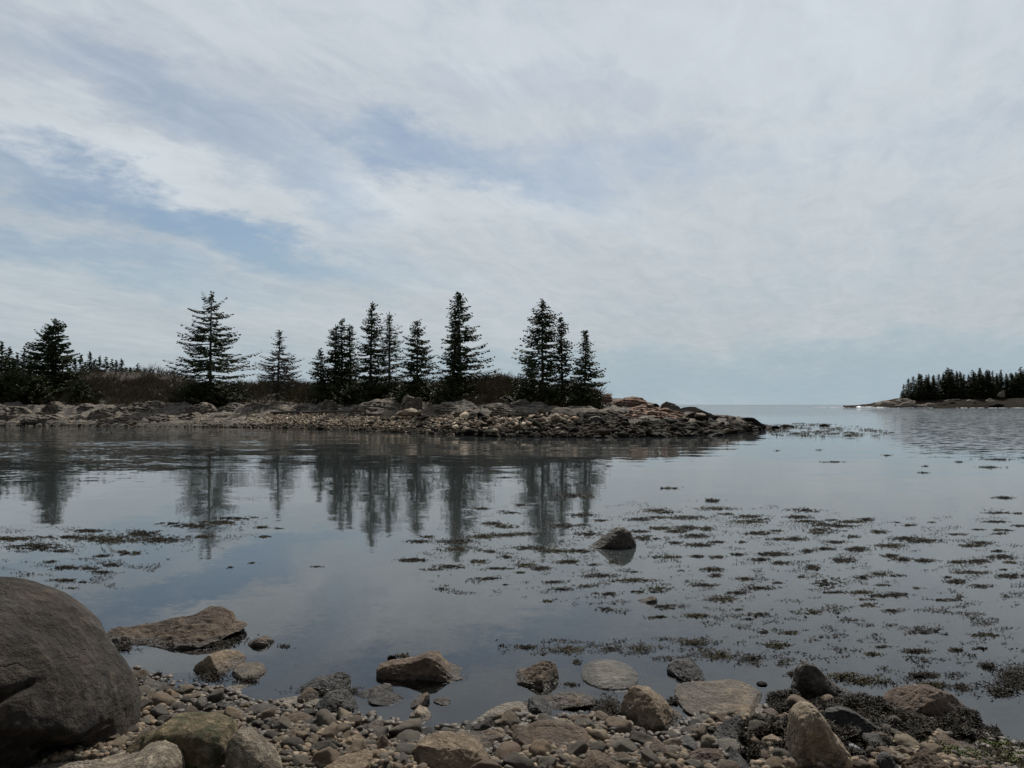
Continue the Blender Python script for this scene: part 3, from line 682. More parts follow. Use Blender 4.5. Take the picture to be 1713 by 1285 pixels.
WP = [  # patches near the shore: label, cx, cy, half w, half h, count, material, height
 ('dark weed clump against the left side of the blunt tan boulder', 1018, 1190, 26, 20, 1500, 'weed', .035),
 ('weed fringe hanging under the olive brown rock at left', 352, 1131, 26, 10, 900, 'weed', .01),
 ('weed fringe under the small tan rock left', 412, 1140, 18, 5, 350, 'weed', .006),
 ('weed around the left foot of the long low boulder', 205, 1083, 20, 9, 500, 'weed', .012),
 ('weed strip under the right arm of the long low boulder', 345, 1072, 45, 10, 900, 'weed', .012),
 ('weed skirt round the dark rounded rock', 550, 1158, 48, 6, 900, 'weed', .015),
 ('thin weed spot floating right of the small low brown rock', 474, 1082, 12, 3, 90, 'weed', .005),
 ('loose weed tuft behind the wide brown wedge', 672, 1098, 18, 3, 120, 'weedol', .01),
 ('broad dark weed raft at the right edge beside open water', 1705, 1135, 36, 22, 2600, 'weed', .02),
 ('dark weed tongue reaching left from the right edge raft', 1676, 1158, 24, 8, 700, 'weed', .015),
 ('weed lump left of the right edge raft', 1652, 1115, 16, 6, 350, 'weed', .015),
 ('weed band behind the sharp peaked wedge on its right', 1412, 1132, 40, 7, 500, 'weedol', .012),
 ('weed cluster off the left flank of the sharp peaked wedge', 1325, 1128, 10, 4, 150, 'weed', .01),
 ('ragged weed line right of the peaked wedge nearer the bed', 1450, 1140, 50, 8, 600, 'weedol', .012),
 ('weed lump floating between wedge and reddish boulder', 1540, 1131, 24, 5, 450, 'weed', .015),
 ('weed drift above the reddish boulder', 1560, 1147, 32, 6, 500, 'weedol', .01),
 ('weed drift off the back of the reddish boulder', 1610, 1150, 20, 7, 350, 'weed', .01),
 ('weed strand over the shallow water near the blocky tilted rock', 1160, 1075, 38, 7, 420, 'weedol', .012),
 ('olive weed scatter right of the blocky tilted rock', 1205, 1096, 42, 10, 520, 'weedol', .012),
 ('olive weed speckle farther right of the tilted rock', 1258, 1103, 34, 9, 330, 'weed', .01),
 ('dotted weed band between grey rock and brown lopsided rock', 950, 1087, 40, 8, 480, 'weedol', .01),
 ('thin dotted weed trail left of the dotted band', 880, 1083, 42, 5, 220, 'weed', .008),
 ('small weed tangle above the smooth grey rock', 1020, 1086, 22, 4, 190, 'weed', .01),
 ('broken weed trail above the grey and tilted rocks', 1070, 1085, 34, 5, 150, 'weedol', .008),
 ('lone weed knot above the brown lopsided rock', 965, 1108, 8, 4, 90, 'weedol', .012),
 ('sparse weed dots left of the smooth grey rock', 955, 1146, 16, 5, 110, 'weed', .006),
 ('small weed bunch in the gap left of the broad tan slab', 1128, 1174, 14, 5, 200, 'weed', .015),
 ('olive weed mat round the foot of the oval stone', 1180, 1219, 40, 5, 700, 'weedol', .012),
 ('dark weed tuft on the beach below the humped rock', 948, 1262, 22, 8, 700, 'weed', .03),
 ('dark weed tuft on the bottom edge below the reddish stone', 1180, 1278, 26, 7, 600, 'weed', .03),
 ('olive weed at the right bank below the bed', 1600, 1262, 70, 14, 9000, 'weedol', .020),
 ('weed and algae patch at the bottom right corner', 1670, 1276, 80, 20, 12000, 'weedol', .022),
]
random.seed(31)
def ell_pts(cx, cy, hw, hh, n, z0, hgt, ground=True, holes=.0):
    out_ = []; k = 0
    while len(out_) < n and k < n * 12:
        k += 1
        a = random.uniform(0, 6.283); r = min(abs(random.gauss(0, .62)), 2.4)
        px = cx + hw * r * math.cos(a) * random.uniform(.8, 1.15); py = cy + hh * r * math.sin(a)
        if mnoise.noise(Vector((px / (hw * .12 + 2.5), py / (hh * .16 + .75), cx * .37))) + .35 * mnoise.noise(Vector((px / 3.0, py / .9, cx))) < holes + .30 * (r - .45): continue
        P = on_z(px, py, z0)
        z = max(float(shore_z(P[0], P[1])), -.004) if ground else -.004
        if blocked(P[0], P[1], 0, .95): continue
        out_.append((P[0], P[1], z + random.random() * hgt))
    return np.array(out_) if out_ else np.zeros((0, 3))
for i, (lb, cx, cy, hw, hh, n, mt, hg) in enumerate(WP):
    P = ell_pts(cx, cy, hw, hh, n, .0, hg, holes=-.25 if n > 600 else -.08)
    if len(P) < 5: continue
    c = P.mean(0); o = blades('rockweed_clump', M[mt], P - c, .018, .28, .004, 100 + i); o.location = c
    tag(o, lb, 'seaweed')
for i, (lb, cx, cy, hw, hh) in enumerate([('bright green algae patch in the bottom right corner', 1690, 1274, 34, 9), ('yellow green algae spot below the sloping brown rock', 1610, 1276, 30, 8),
                                          ('faint green algae film at the right water edge', 1652, 1250, 34, 5)]):
    P = ell_pts(cx, cy, hw, hh, 3200, .0, .022, holes=-.1)
    if len(P) < 5: continue
    c = P.mean(0); o = blades('green_algae', M['weedgr'], P - c, .016, .35, .005, 300 + i); o.location = c; tag(o, lb, 'seaweed')

# floating rafts in the cove (photo pixels: cx, cy, half width, half height, solid 0..1)
FL = [(20, 902, 40, 6, .8), (60, 915, 45, 10, .95), (120, 899, 70, 8, .9), (185, 903, 55, 10, .95), (240, 893, 30, 8, .9), (265, 903, 45, 8, .95), (150, 888, 30, 3, .5),
      (320, 880, 35, 6, .6), (375, 874, 40, 5, .8), (395, 867, 40, 3, .5), (340, 898, 25, 3, .7), (280, 876, 22, 2, .4), (437, 882, 12, 3, .6), (443, 898, 9, 2, .7),
      (110, 950, 22, 5, .9), (145, 951, 18, 4, .6), (185, 945, 26, 6, .7), (172, 957, 24, 4, .6), (108, 971, 22, 4, .8), (138, 974, 12, 3, .5), (215, 925, 22, 5, .4), (85, 940, 14, 3, .4),
      (170, 930, 16, 3, .5), (120, 984, 12, 2, .3), (385, 949, 6, 2, .7), (420, 942, 14, 3, .25), (530, 948, 12, 2, .5), (100, 922, 20, 3, .4),
      (465, 884, 12, 2, .3), (805, 851, 26, 3, .9), (825, 876, 22, 5, .95), (840, 855, 16, 3, .6), (855, 858, 22, 3, .8), (845, 881, 18, 3, .6), (870, 845, 14, 2, .6), (808, 898, 26, 4, .95),
      (845, 895, 26, 3, .9), (700, 906, 16, 3, .7), (715, 898, 8, 2, .8), (765, 906, 34, 5, .9), (770, 919, 34, 6, .55), (690, 937, 22, 5, .8), (755, 948, 24, 4, .8), (720, 953, 20, 2, .5),
      (820, 923, 24, 5, .7), (800, 940, 14, 4, .5), (850, 932, 14, 3, .5), (835, 951, 28, 3, .8), (878, 946, 26, 5, .8), (905, 951, 16, 4, .9), (870, 958, 10, 2, .9), (815, 968, 24, 3, .6),
      (885, 917, 30, 4, .6), (930, 922, 34, 6, .75), (970, 922, 28, 5, .5), (950, 940, 18, 3, .8), (990, 945, 18, 3, .6), (945, 880, 30, 5, .75), (975, 878, 14, 3, .7), (985, 894, 24, 6, .5),
      (885, 893, 26, 3, .7), (925, 883, 12, 2, .6), (955, 829, 20, 3, .7), (985, 831, 16, 3, .5), (975, 862, 24, 4, .7), (1005, 871, 14, 3, .9), (1005, 963, 26, 4, .95), (925, 974, 16, 2, .8),
      (1060, 971, 30, 4, .85), (940, 986, 18, 3, .6), (980, 981, 24, 4, .3), (1018, 993, 26, 5, .5), (845, 978, 8, 2, .7), (1025, 940, 10, 3, .5), (740, 985, 18, 5, .15), (915, 1006, 20, 5, .12), (1010, 1020, 16, 5, .25),
      (1190, 838, 16, 3, .9), (1197, 851, 30, 4, .9), (1215, 860, 16, 2, .6), (1097, 854, 30, 5, .6), (1115, 857, 20, 5, .7), (1150, 866, 30, 4, .95), (1100, 866, 24, 3, .8), (1070, 869, 26, 4, .8),
      (1105, 884, 28, 5, .9), (1150, 883, 26, 5, .9), (1070, 889, 26, 5, .9), (1130, 889, 24, 4, .95), (1165, 897, 28, 5, .95), (1200, 907, 24, 4, .9), (1130, 908, 18, 3, .8), (1080, 900, 26, 4, .6), (1183, 885, 14, 4, .9),
      (1250, 864, 20, 3, .9), (1253, 873, 24, 4, .95), (1275, 869, 14, 2, .6), (1270, 892, 30, 5, .85), (1300, 888, 20, 3, .8), (1330, 902, 16, 3, .95), (1300, 902, 20, 3, .7), (1345, 854, 26, 4, .9), (1335, 865, 28, 4, .9),
      (1350, 872, 36, 4, .95), (1375, 877, 20, 4, .9), (1375, 888, 26, 6, .8), (1170, 912, 26, 4, .8), (1240, 907, 14, 4, .6), (1115, 932, 26, 3, .6), (1167, 931, 14, 4, .95), (1200, 932, 12, 3, .8), (1235, 928, 20, 4, .4),
      (1295, 927, 28, 5, .75), (1272, 936, 12, 3, .9), (1305, 942, 22, 5, .75), (1360, 950, 18, 8, .9), (1350, 922, 20, 5, .9), (1380, 918, 20, 4, .9), (1190, 953, 18, 5, .8), (1197, 963, 10, 4, .8), (1245, 968, 20, 5, .6),
      (1178, 979, 16, 3, .7), (1232, 992, 24, 6, .95), (1208, 1002, 24, 8, .65), (1270, 984, 26, 4, .75), (1340, 965, 14, 5, .5), (1300, 975, 16, 4, .5), (1235, 1020, 10, 4, .5), (1165, 1030, 20, 6, .95), (1115, 1015, 24, 6, .3),
      (1100, 1032, 14, 4, .35), (1270, 1028, 20, 4, .5), (1252, 1036, 12, 3, .6), (1360, 1025, 26, 8, .3), (1385, 975, 20, 10, .45), (1100, 985, 30, 5, .35), (1080, 990, 26, 4, .3), (1140, 955, 22, 3, .2), (1060, 957, 14, 2, .3),
      (1450, 869, 14, 3, .95), (1425, 873, 22, 3, .9), (1405, 880, 22, 3, .95), (1390, 870, 18, 3, .7), (1370, 892, 18, 5, .9), (1400, 907, 20, 4, .9), (1470, 890, 20, 5, .7), (1425, 898, 24, 4, .4), (1435, 919, 20, 4, .8),
      (1520, 879, 18, 3, .9), (1500, 874, 16, 2, .5), (1560, 874, 10, 2, .8), (1515, 901, 24, 4, .85), (1545, 905, 26, 4, .95), (1490, 913, 24, 5, .8), (1410, 938, 20, 6, .55), (1490, 930, 16, 4, .95), (1510, 936, 16, 4, .9),
      (1548, 938, 12, 3, .9), (1600, 894, 24, 3, .8), (1635, 886, 18, 2, .85), (1665, 873, 24, 2, .85), (1705, 880, 10, 2, .95), (1670, 858, 20, 2, .8), (1705, 859, 10, 2, .9), (1680, 833, 20, 2, .7), (1675, 887, 20, 2, .7),
      (1672, 893, 12, 2, .9), (1640, 908, 34, 5, .7), (1625, 913, 14, 2, .8), (1670, 922, 14, 2, .95), (1600, 940, 14, 3, .95), (1635, 939, 24, 5, .95), (1675, 932, 24, 4, .9), (1690, 941, 18, 4, .95), (1680, 953, 12, 2, .9),
      (1625, 958, 34, 3, .85), (1690, 964, 20, 4, .95), (1600, 973, 26, 7, .95), (1585, 966, 10, 2, .9), (1640, 981, 20, 4, .3), (1440, 991, 26, 4, .9), (1470, 997, 16, 3, .95), (1500, 995, 24, 4, .6), (1450, 1003, 30, 4, .3),
      (1395, 991, 24, 3, .6), (1470, 960, 20, 4, .4), (1500, 963, 16, 2, .5), (1445, 966, 12, 5, .5), (1533, 984, 12, 3, .7), (1490, 1022, 16, 3, .85), (1460, 1012, 24, 5, .3), (1580, 1004, 20, 3, .5), (1605, 1000, 16, 8, .2),
      (1475, 979, 14, 2, .6), (1545, 1059, 26, 4, .6), (1650, 1062, 22, 5, .3), (1600, 1088, 10, 4, .8), (1535, 1090, 22, 5, .7), (1460, 1094, 12, 3, .7), (1640, 1085, 16, 3, .5), (1320, 1059, 16, 3, .5), (1276, 1058, 8, 2, .8),
      (1475, 1082, 14, 2, .4), (1300, 1080, 24, 6, .3), (1395, 773, 16, 1.2, .9), (1485, 762, 14, 1.2, .9), (1605, 773, 14, 1.6, .9), (1670, 769, 34, 1.6, .8), (1655, 782, 18, 1.8, .95), (1545, 791, 12, 1.4, .8), (1548, 780, 6, 1, .8),
      (1300, 754, 8, 1, .7), (1370, 753, 9, 1, .7), (1120, 817, 14, 2, .5), (1690, 752, 20, 1.2, .7), (1560, 1130, 10, 3, .5)]
random.seed(404)
for _ in range(46):
    FL.append((random.uniform(1740, 2150), random.uniform(860, 1060), random.uniform(14, 34), random.uniform(3, 6), random.uniform(.5, 1)))
SC_L = 'loose raft of brown rockweed floating on the calm cove water'
special = {0: 'short weed strip touching the left edge of the cove', 1: 'thick olive weed lump near the left edge just above the huge boulder', 3: 'widest weed raft of the long chain left of the cove',
           14: 'solid oval weed tuft alone above the huge boulder', 29: 'weed streak crossing the reflection of the twin trunked spruce', 30: 'dark solid oval weed raft below that streak',
           41: 'ochre weed crescent at the left end of the middle rafts'}
for i, (cx, cy, hw, hh, sol) in enumerate(FL):
    k_ = random.uniform(.6, 1.45) if cx > 650 else 1.0; hw *= k_; hh *= min(1.2, k_ * random.uniform(.7, 1.1)); sol = min(1, sol * random.uniform(.75, 1.15))
    Pc = on_z(cx, cy); sc_ = Pc[1] / F
    area = hw * hh * 4
    far = cy < 850
    hh *= .85; n = int(min(1300, max(14, area * (.4 + 3.4 * sol * sol) * (1.0 if not far else .7) * min(1.4, 12 / Pc[1] + .45))))
    if cx < 450 and cy < 935: n = int(n * 1.9); hw *= 1.12
    P = ell_pts(cx, cy, hw, hh, n, 0, .006, ground=False, holes=-.18 if sol > .85 else (.02 if sol > .5 else .16))
    if len(P) < 3: continue
    L = .014 if cy > 940 else .020
    if far: L = .06
    c = P.mean(0); o = blades('floating_rockweed', M['weedol' if (i * 7) % 5 < 2 and sol < .97 else 'weed'], P - c, L, .22, .0030 + .00026 * Pc[1], 500 + i); o.location = c
    if i in special: tag(o, special[i], 'seaweed', 'floating rockweed rafts')
    else: tag(o, SC_L, 'seaweed', 'floating rockweed rafts')

ZN = [([(690, 895), (800, 850), (960, 822), (1100, 843), (1190, 832), (1450, 862), (1725, 845), (2150, 850), (2150, 1010), (1725, 1000), (1640, 1062), (1380, 1062), (1100, 1042), (900, 1002), (700, 990)], 23000, .13),
      ([(-30, 882), (240, 880), (400, 858), (445, 900), (300, 925), (220, 985), (60, 985), (-30, 930)], 3600, .10),
      ([(830, 1070), (1320, 1064), (1320, 1118), (1180, 1108), (980, 1104), (830, 1092)], 1700, .10), ([(1290, 1045), (1725, 1050), (2000, 1060), (2000, 1180), (1725, 1165), (1640, 1170), (1430, 1150), (1290, 1110)], 4200, .12),
      ]
random.seed(63); FR = []
for poly, n, hol in ZN:
    x0 = min(p[0] for p in poly); x1 = max(p[0] for p in poly); y0 = min(p[1] for p in poly); y1 = max(p[1] for p in poly); k = 0
    while k < n:
        px = random.uniform(x0, x1); py = random.uniform(y0, y1)
        if not inpoly(px, py, poly): continue
        P = on_z(px, py, 0)
        v = mnoise.fractal(Vector((px / 46, py / 9, 1.7)), .9, 2, 4) * .8
        if v < hol + random.uniform(0, .22): 
            k += .12; continue
        if blocked(P[0], P[1], 0, .95): continue
        FR.append((P[0], P[1], random.uniform(-.003, .004))); k += 1
FR = np.array(FR)
RF = []; rp_ = [(1278, 711), (1350, 707), (1430, 712), (1500, 724), (1480, 729), (1390, 731), (1290, 728)]
while len(RF) < 2600:
    px = random.uniform(1278, 1500); py = random.uniform(707, 732)
    if not inpoly(px, py, rp_): continue
    if mnoise.fractal(Vector((px / 30, py / 2.2, 9)), .9, 2, 4) < .05 + .25 * max(0, (px - 1330) / 170): continue
    P = on_z(px, py, 0); RF.append((P[0], P[1], random.uniform(-.004, .02)))
tag(blades('reef_weed', M['weedol'], np.array(RF), .10, .25, .022, 88), 'brown weed awash on the low reef beyond the island point', 'seaweed', kind='stuff')
o = blades('floating_weed_fragments', M['weed'], FR, .017, .25, .0042, 77)
tag(o, 'fine scattered fragments of brown rockweed floating between the rafts', 'seaweed', kind='stuff')

# ------------------------------------------------------------------ the island: one land sheet keyed by the bearings of its shore, bank and crest
kx = [-900, -300, 0, 150, 300, 400, 500, 640, 760, 840, 1000, 1150, 1200, 1270, 1300, 1345]
k_sh = [712, 712, 712, 713, 714, 715, 717, 722, 728, 731, 732, 730, 728, 720, 716, 713]
k_bx = [-900, 0, 100, 200, 300, 400, 500, 600, 700, 850, 1000, 1060, 1110, 1180, 1240, 1290, 1345]
k_by = [700, 704, 702, 700, 696, 692, 690, 692, 694, 697, 698, 698, 700, 702, 708, 716, 722]
k_vx = [-900, 0, 120, 300, 420, 500, 600, 700, 850, 930, 1000, 1040, 1080, 1110, 1180, 1240, 1290, 1345]
k_vy = [672, 674, 680, 677, 678, 677, 677, 674, 680, 682, 684, 676, 676, 686, 694, 704, 716, 722]
k_cx = [-900, -100, 0, 60, 150, 250, 290, 340, 420, 500, 560, 640, 720, 770, 830, 870, 950, 1000, 1030, 1070, 1095, 1110, 1160, 1200, 1280, 1345]
k_cy = [620, 625, 634, 636, 624, 622, 627, 645, 648, 647, 646, 648, 649, 642, 641, 645, 656, 662, 665, 668, 676, 683, 688, 696, 714, 722]
def pzy(px, py, Y): return on_y(px, py, Y)[2]
def isl_cols(px):
    ds = H * F / (np.interp(px, kx, k_sh) - HY)
    wb = np.interp(px, [-900, 100, 300, 600, 900, 1200, 1300], [3, 3, 6, 9, 9, 7, 2])
    Db = ds + wb; Dv = Db + np.interp(px, [-900, 300, 900, 1000, 1300], [5, 5, 4, 6, 2]); Dc = Dv + np.interp(px, [-900, 300, 800, 1000, 1100, 1300], [22, 18, 14, 9, 5, 2])
    sink = max(0, px - 1268) * .02
    zb = H - sink - (np.interp(px, k_bx, k_by) - HY) / F * Db; zv = H - sink - (np.interp(px, k_vx, k_vy) - HY) / F * Dv; zc = H - sink - (np.interp(px, k_cx, k_cy) - HY) / F * Dc
    return ds, Db, Dv, Dc, zb, zv, zc
def isl_z(px, Y):
    ds, Db, Dv, Dc, zb, zv, zc = isl_cols(px)
    return float(np.interp(Y, [ds - 9, ds, Db, Dv, Dc, Dc + 14, Dc + 40], [-.9, 0, zb, zv, zc, zc - .6, -1.2]))
def lat(px): return (px - CX) / F
cols = np.arange(-900, 1346, 5.0); tt = np.concatenate([np.linspace(0, 1, 5)[:-1], np.linspace(1, 2, 20)[:-1], np.linspace(2, 3, 16)[:-1], np.linspace(3, 4, 22)[:-1], np.linspace(4, 5, 8)[:-1], np.linspace(5, 6, 6)])
V = []; veg = []; rk = []
for px in cols:
    ds, Db, Dv, Dc, zb, zv, zc = isl_cols(px)
    Yk = [ds - 9, ds, Db, Dv, Dc, Dc + 14, Dc + 40]; Zk = [-.9, 0, zb, zv, zc, zc - .6, -1.2]
    for t_ in tt:
        Y = np.interp(t_, range(7), Yk); Z = np.interp(t_, range(7), Zk)
        nz = mnoise.fractal(Vector((lat(px) * Y * .35, Y * .35, 0)), 1, 2, 4) * (.10 if t_ < 2 else .28) * min(1, max(0, t_ - .9))
        if px > 1000 and t_ > 2: nz *= .5
        rw = float(np.clip((460 - px) / 60, 0, 1)) if px < 700 else float(np.clip((px - 1010) / 30, 0, 1)) * (t_ > 1.6)
        rw = max(rw, float(t_ > 2.0)) * (t_ > 1.05)
        if rw and t_ < 2.85:
            st = .22; q = (Z + nz * 2.2 + .35 * mnoise.fractal(Vector((lat(px) * Y * .9, Y * .9, 7)), .8, 2, 4)); q2 = (math.floor(q / st) + min(1, (q / st - math.floor(q / st)) * 3.2)) * st
            nz = nz * (1 - rw) + (q2 - Z) * rw * .9
        rk.append(rw)
        V.append((lat(px) * Y, Y, Z + nz))
        veg.append(min(1, max(0, (t_ - 2.75 + .25 * mnoise.noise(Vector((lat(px) * Y * .5, Y * .5, 5)))) * 6)) * (1 if px < 1010 else max(0, 1 - (px - 1010) / 40)))
V = np.array(V); nc, nr = len(cols), len(tt)
idx = np.arange(nc * nr).reshape(nc, nr)
Q = np.stack([idx[:-1, :-1].ravel(), idx[1:, :-1].ravel(), idx[1:, 1:].ravel(), idx[:-1, 1:].ravel()], 1)
me = mesh_np('island_land', V, Q); add_attr(me, 'veg', veg); add_attr(me, 'rock', rk)
m, t, b = new_mat('island_soil_and_gravel')
pos = t.new('ShaderNodeNewGeometry').outputs['Position']
n1 = t.noise(pos, .9, 8, .65).outputs[0]; n2 = t.noise(pos, 6, 6, .7).outputs[0]
at = t.new('ShaderNodeAttribute'); at.attribute_name = 'veg'
cg = t.ramp(n2, [(.3, (.075, .06, .047)), (.5, (.17, .14, .11)), (.7, (.30, .26, .20))])
cv = t.ramp(n1, [(.3, (.030, .026, .012)), (.5, (.060, .042, .028)), (.7, (.085, .062, .040))])
ar = t.new('ShaderNodeAttribute'); ar.attribute_name = 'rock'
nl = t.noise(t.mapping(pos, rot=(.1, .12, 0), scale=(.5, .5, 3.5)), 2.2, 8, .65, .5).outputs[0]
cr = t.ramp(nl, [(.34, (.035, .030, .026)), (.42, (.12, .104, .086)), (.54, (.22, .192, .158)), (.68, (.34, .305, .255))])
crk = t.new('ShaderNodeTexVoronoi', feature='DISTANCE_TO_EDGE'); t.put(crk.inputs['Vector'], t.vmath('ADD', t.mapping(pos, scale=(.8, .8, 2.2)), t.vmath('SCALE', t.noise(pos, 1.2, 4).outputs['Color'], scale=.7))); crk.inputs['Scale'].default_value = .9
cr = t.mix(t.rng(crk.outputs[0], 0, .035, .85, 0), cr, (.02, .017, .014))
cg = t.mix(ar.outputs['Fac'], cg, cr)
c = t.mix(at.outputs['Fac'], cg, cv)
wm = t.rng(t.xyz(pos)[2], .15, .4, 1.0, 0.0); c = t.vmath('SCALE', c, scale=t.rng(wm, 0, 1, 1, .4))
t.put(b.inputs['Base Color'], c); b.inputs['Roughness'].default_value = .95
bp = t.new('ShaderNodeBump'); bp.inputs['Strength'].default_value = 1; bp.inputs['Distance'].default_value = .5
t.put(bp.inputs['Height'], t.math('ADD', t.math('MULTIPLY', n2, .5), nl)); t.put(b.inputs['Normal'], bp.outputs[0])
tag(link('terrain', me, m), kind='structure')

# shoreline stones of the island
random.seed(77); pa = []; pb = []
for _ in range(36000):
    px = random.uniform(-80, 1300)
    ds, Db, Dv, Dc, zb, zv, zc = isl_cols(px)
    f = random.random(); Y = ds - .3 + (Db + 1.5 - ds) * f
    if px < 330 and random.random() < .75: continue
    if px > 1240 and random.random() < .5: continue
    darkness = (.45 if px > 960 else 0) + np.interp(px, [-100, 250, 640, 800, 1000, 1300], [.45, .08, .25, .60, .98, 1.05]) + .75 * (.38 - f)
    r = min(.30, .058 * math.exp(random.gauss(0, .52))) * (1.0 + (.9 if px > 760 and random.random() < .4 else 0))
    q = (lat(px) * Y, Y, isl_z(px, Y) + r * .2, r)
    if px > 1262: continue
    (pb if random.random() < darkness else pa).append(q)
tag(stones('beach_stones', M['bpebble'], np.array(pa), 1, flat=(.35, .7), tilt=.5, seed=12, smooth=False), 'pale sunlit stones heaped along the island beach', 'stones', kind='stuff')
tag(stones('wet_beach_stones', M['dpebble'], np.array(pb), 1, flat=(.35, .7), tilt=.5, seed=13, smooth=False), 'dark weed stained stones along the island waterline', 'stones', kind='stuff')
# larger single rocks on the island shore
bigv = []
for s in range(10):
    rs = np.random.default_rng(400 + s); V0, Fc = ico(3); U = V0 * ((np.abs(V0) ** 3).sum(1) ** (-1 / 3))[:, None]
    for j in range(7):
        nn = rs.normal(size=3); nn /= np.linalg.norm(nn); q = U @ nn - rs.uniform(.5, .75); U = np.where((q > 0)[:, None], U - nn * q[:, None] * .95, U)
    U = U / np.abs(U).max(0) * np.array([1, rs.uniform(.5, .9), rs.uniform(.35, .65)])
    U = U + V0 * (.05 * fbm(U, 2.5, 3, .9, s))[:, None]
    me = mesh_np('island_rock', U, Fc); me.materials.append(M['black'] if s % 2 else M['drock']); bigv.append(me)
for k in range(150):
    px = random.choice([random.uniform(640, 1280), random.uniform(940, 1290)]); ds, Db, Dv, Dc, zb, zv, zc = isl_cols(px)
    Y = ds - .5 + (Db - ds + .5) * random.random() ** 1.3; r = random.uniform(.16, .34) * (1.5 if px > 1080 else 1)
    o = link('island_rock', random.choice(bigv)); o.location = (lat(px) * Y, Y, isl_z(px, Y) + r * .12); o.scale = (r * random.uniform(1, 1.5), r, r * random.uniform(.7, 1.1))
    o.rotation_euler = (random.gauss(0, .2), random.gauss(0, .2), random.uniform(0, 6.28))
    tag(o, 'dark angular rock strewn on the stony shore of the island', 'rock', 'rocks strewn on the island shore')

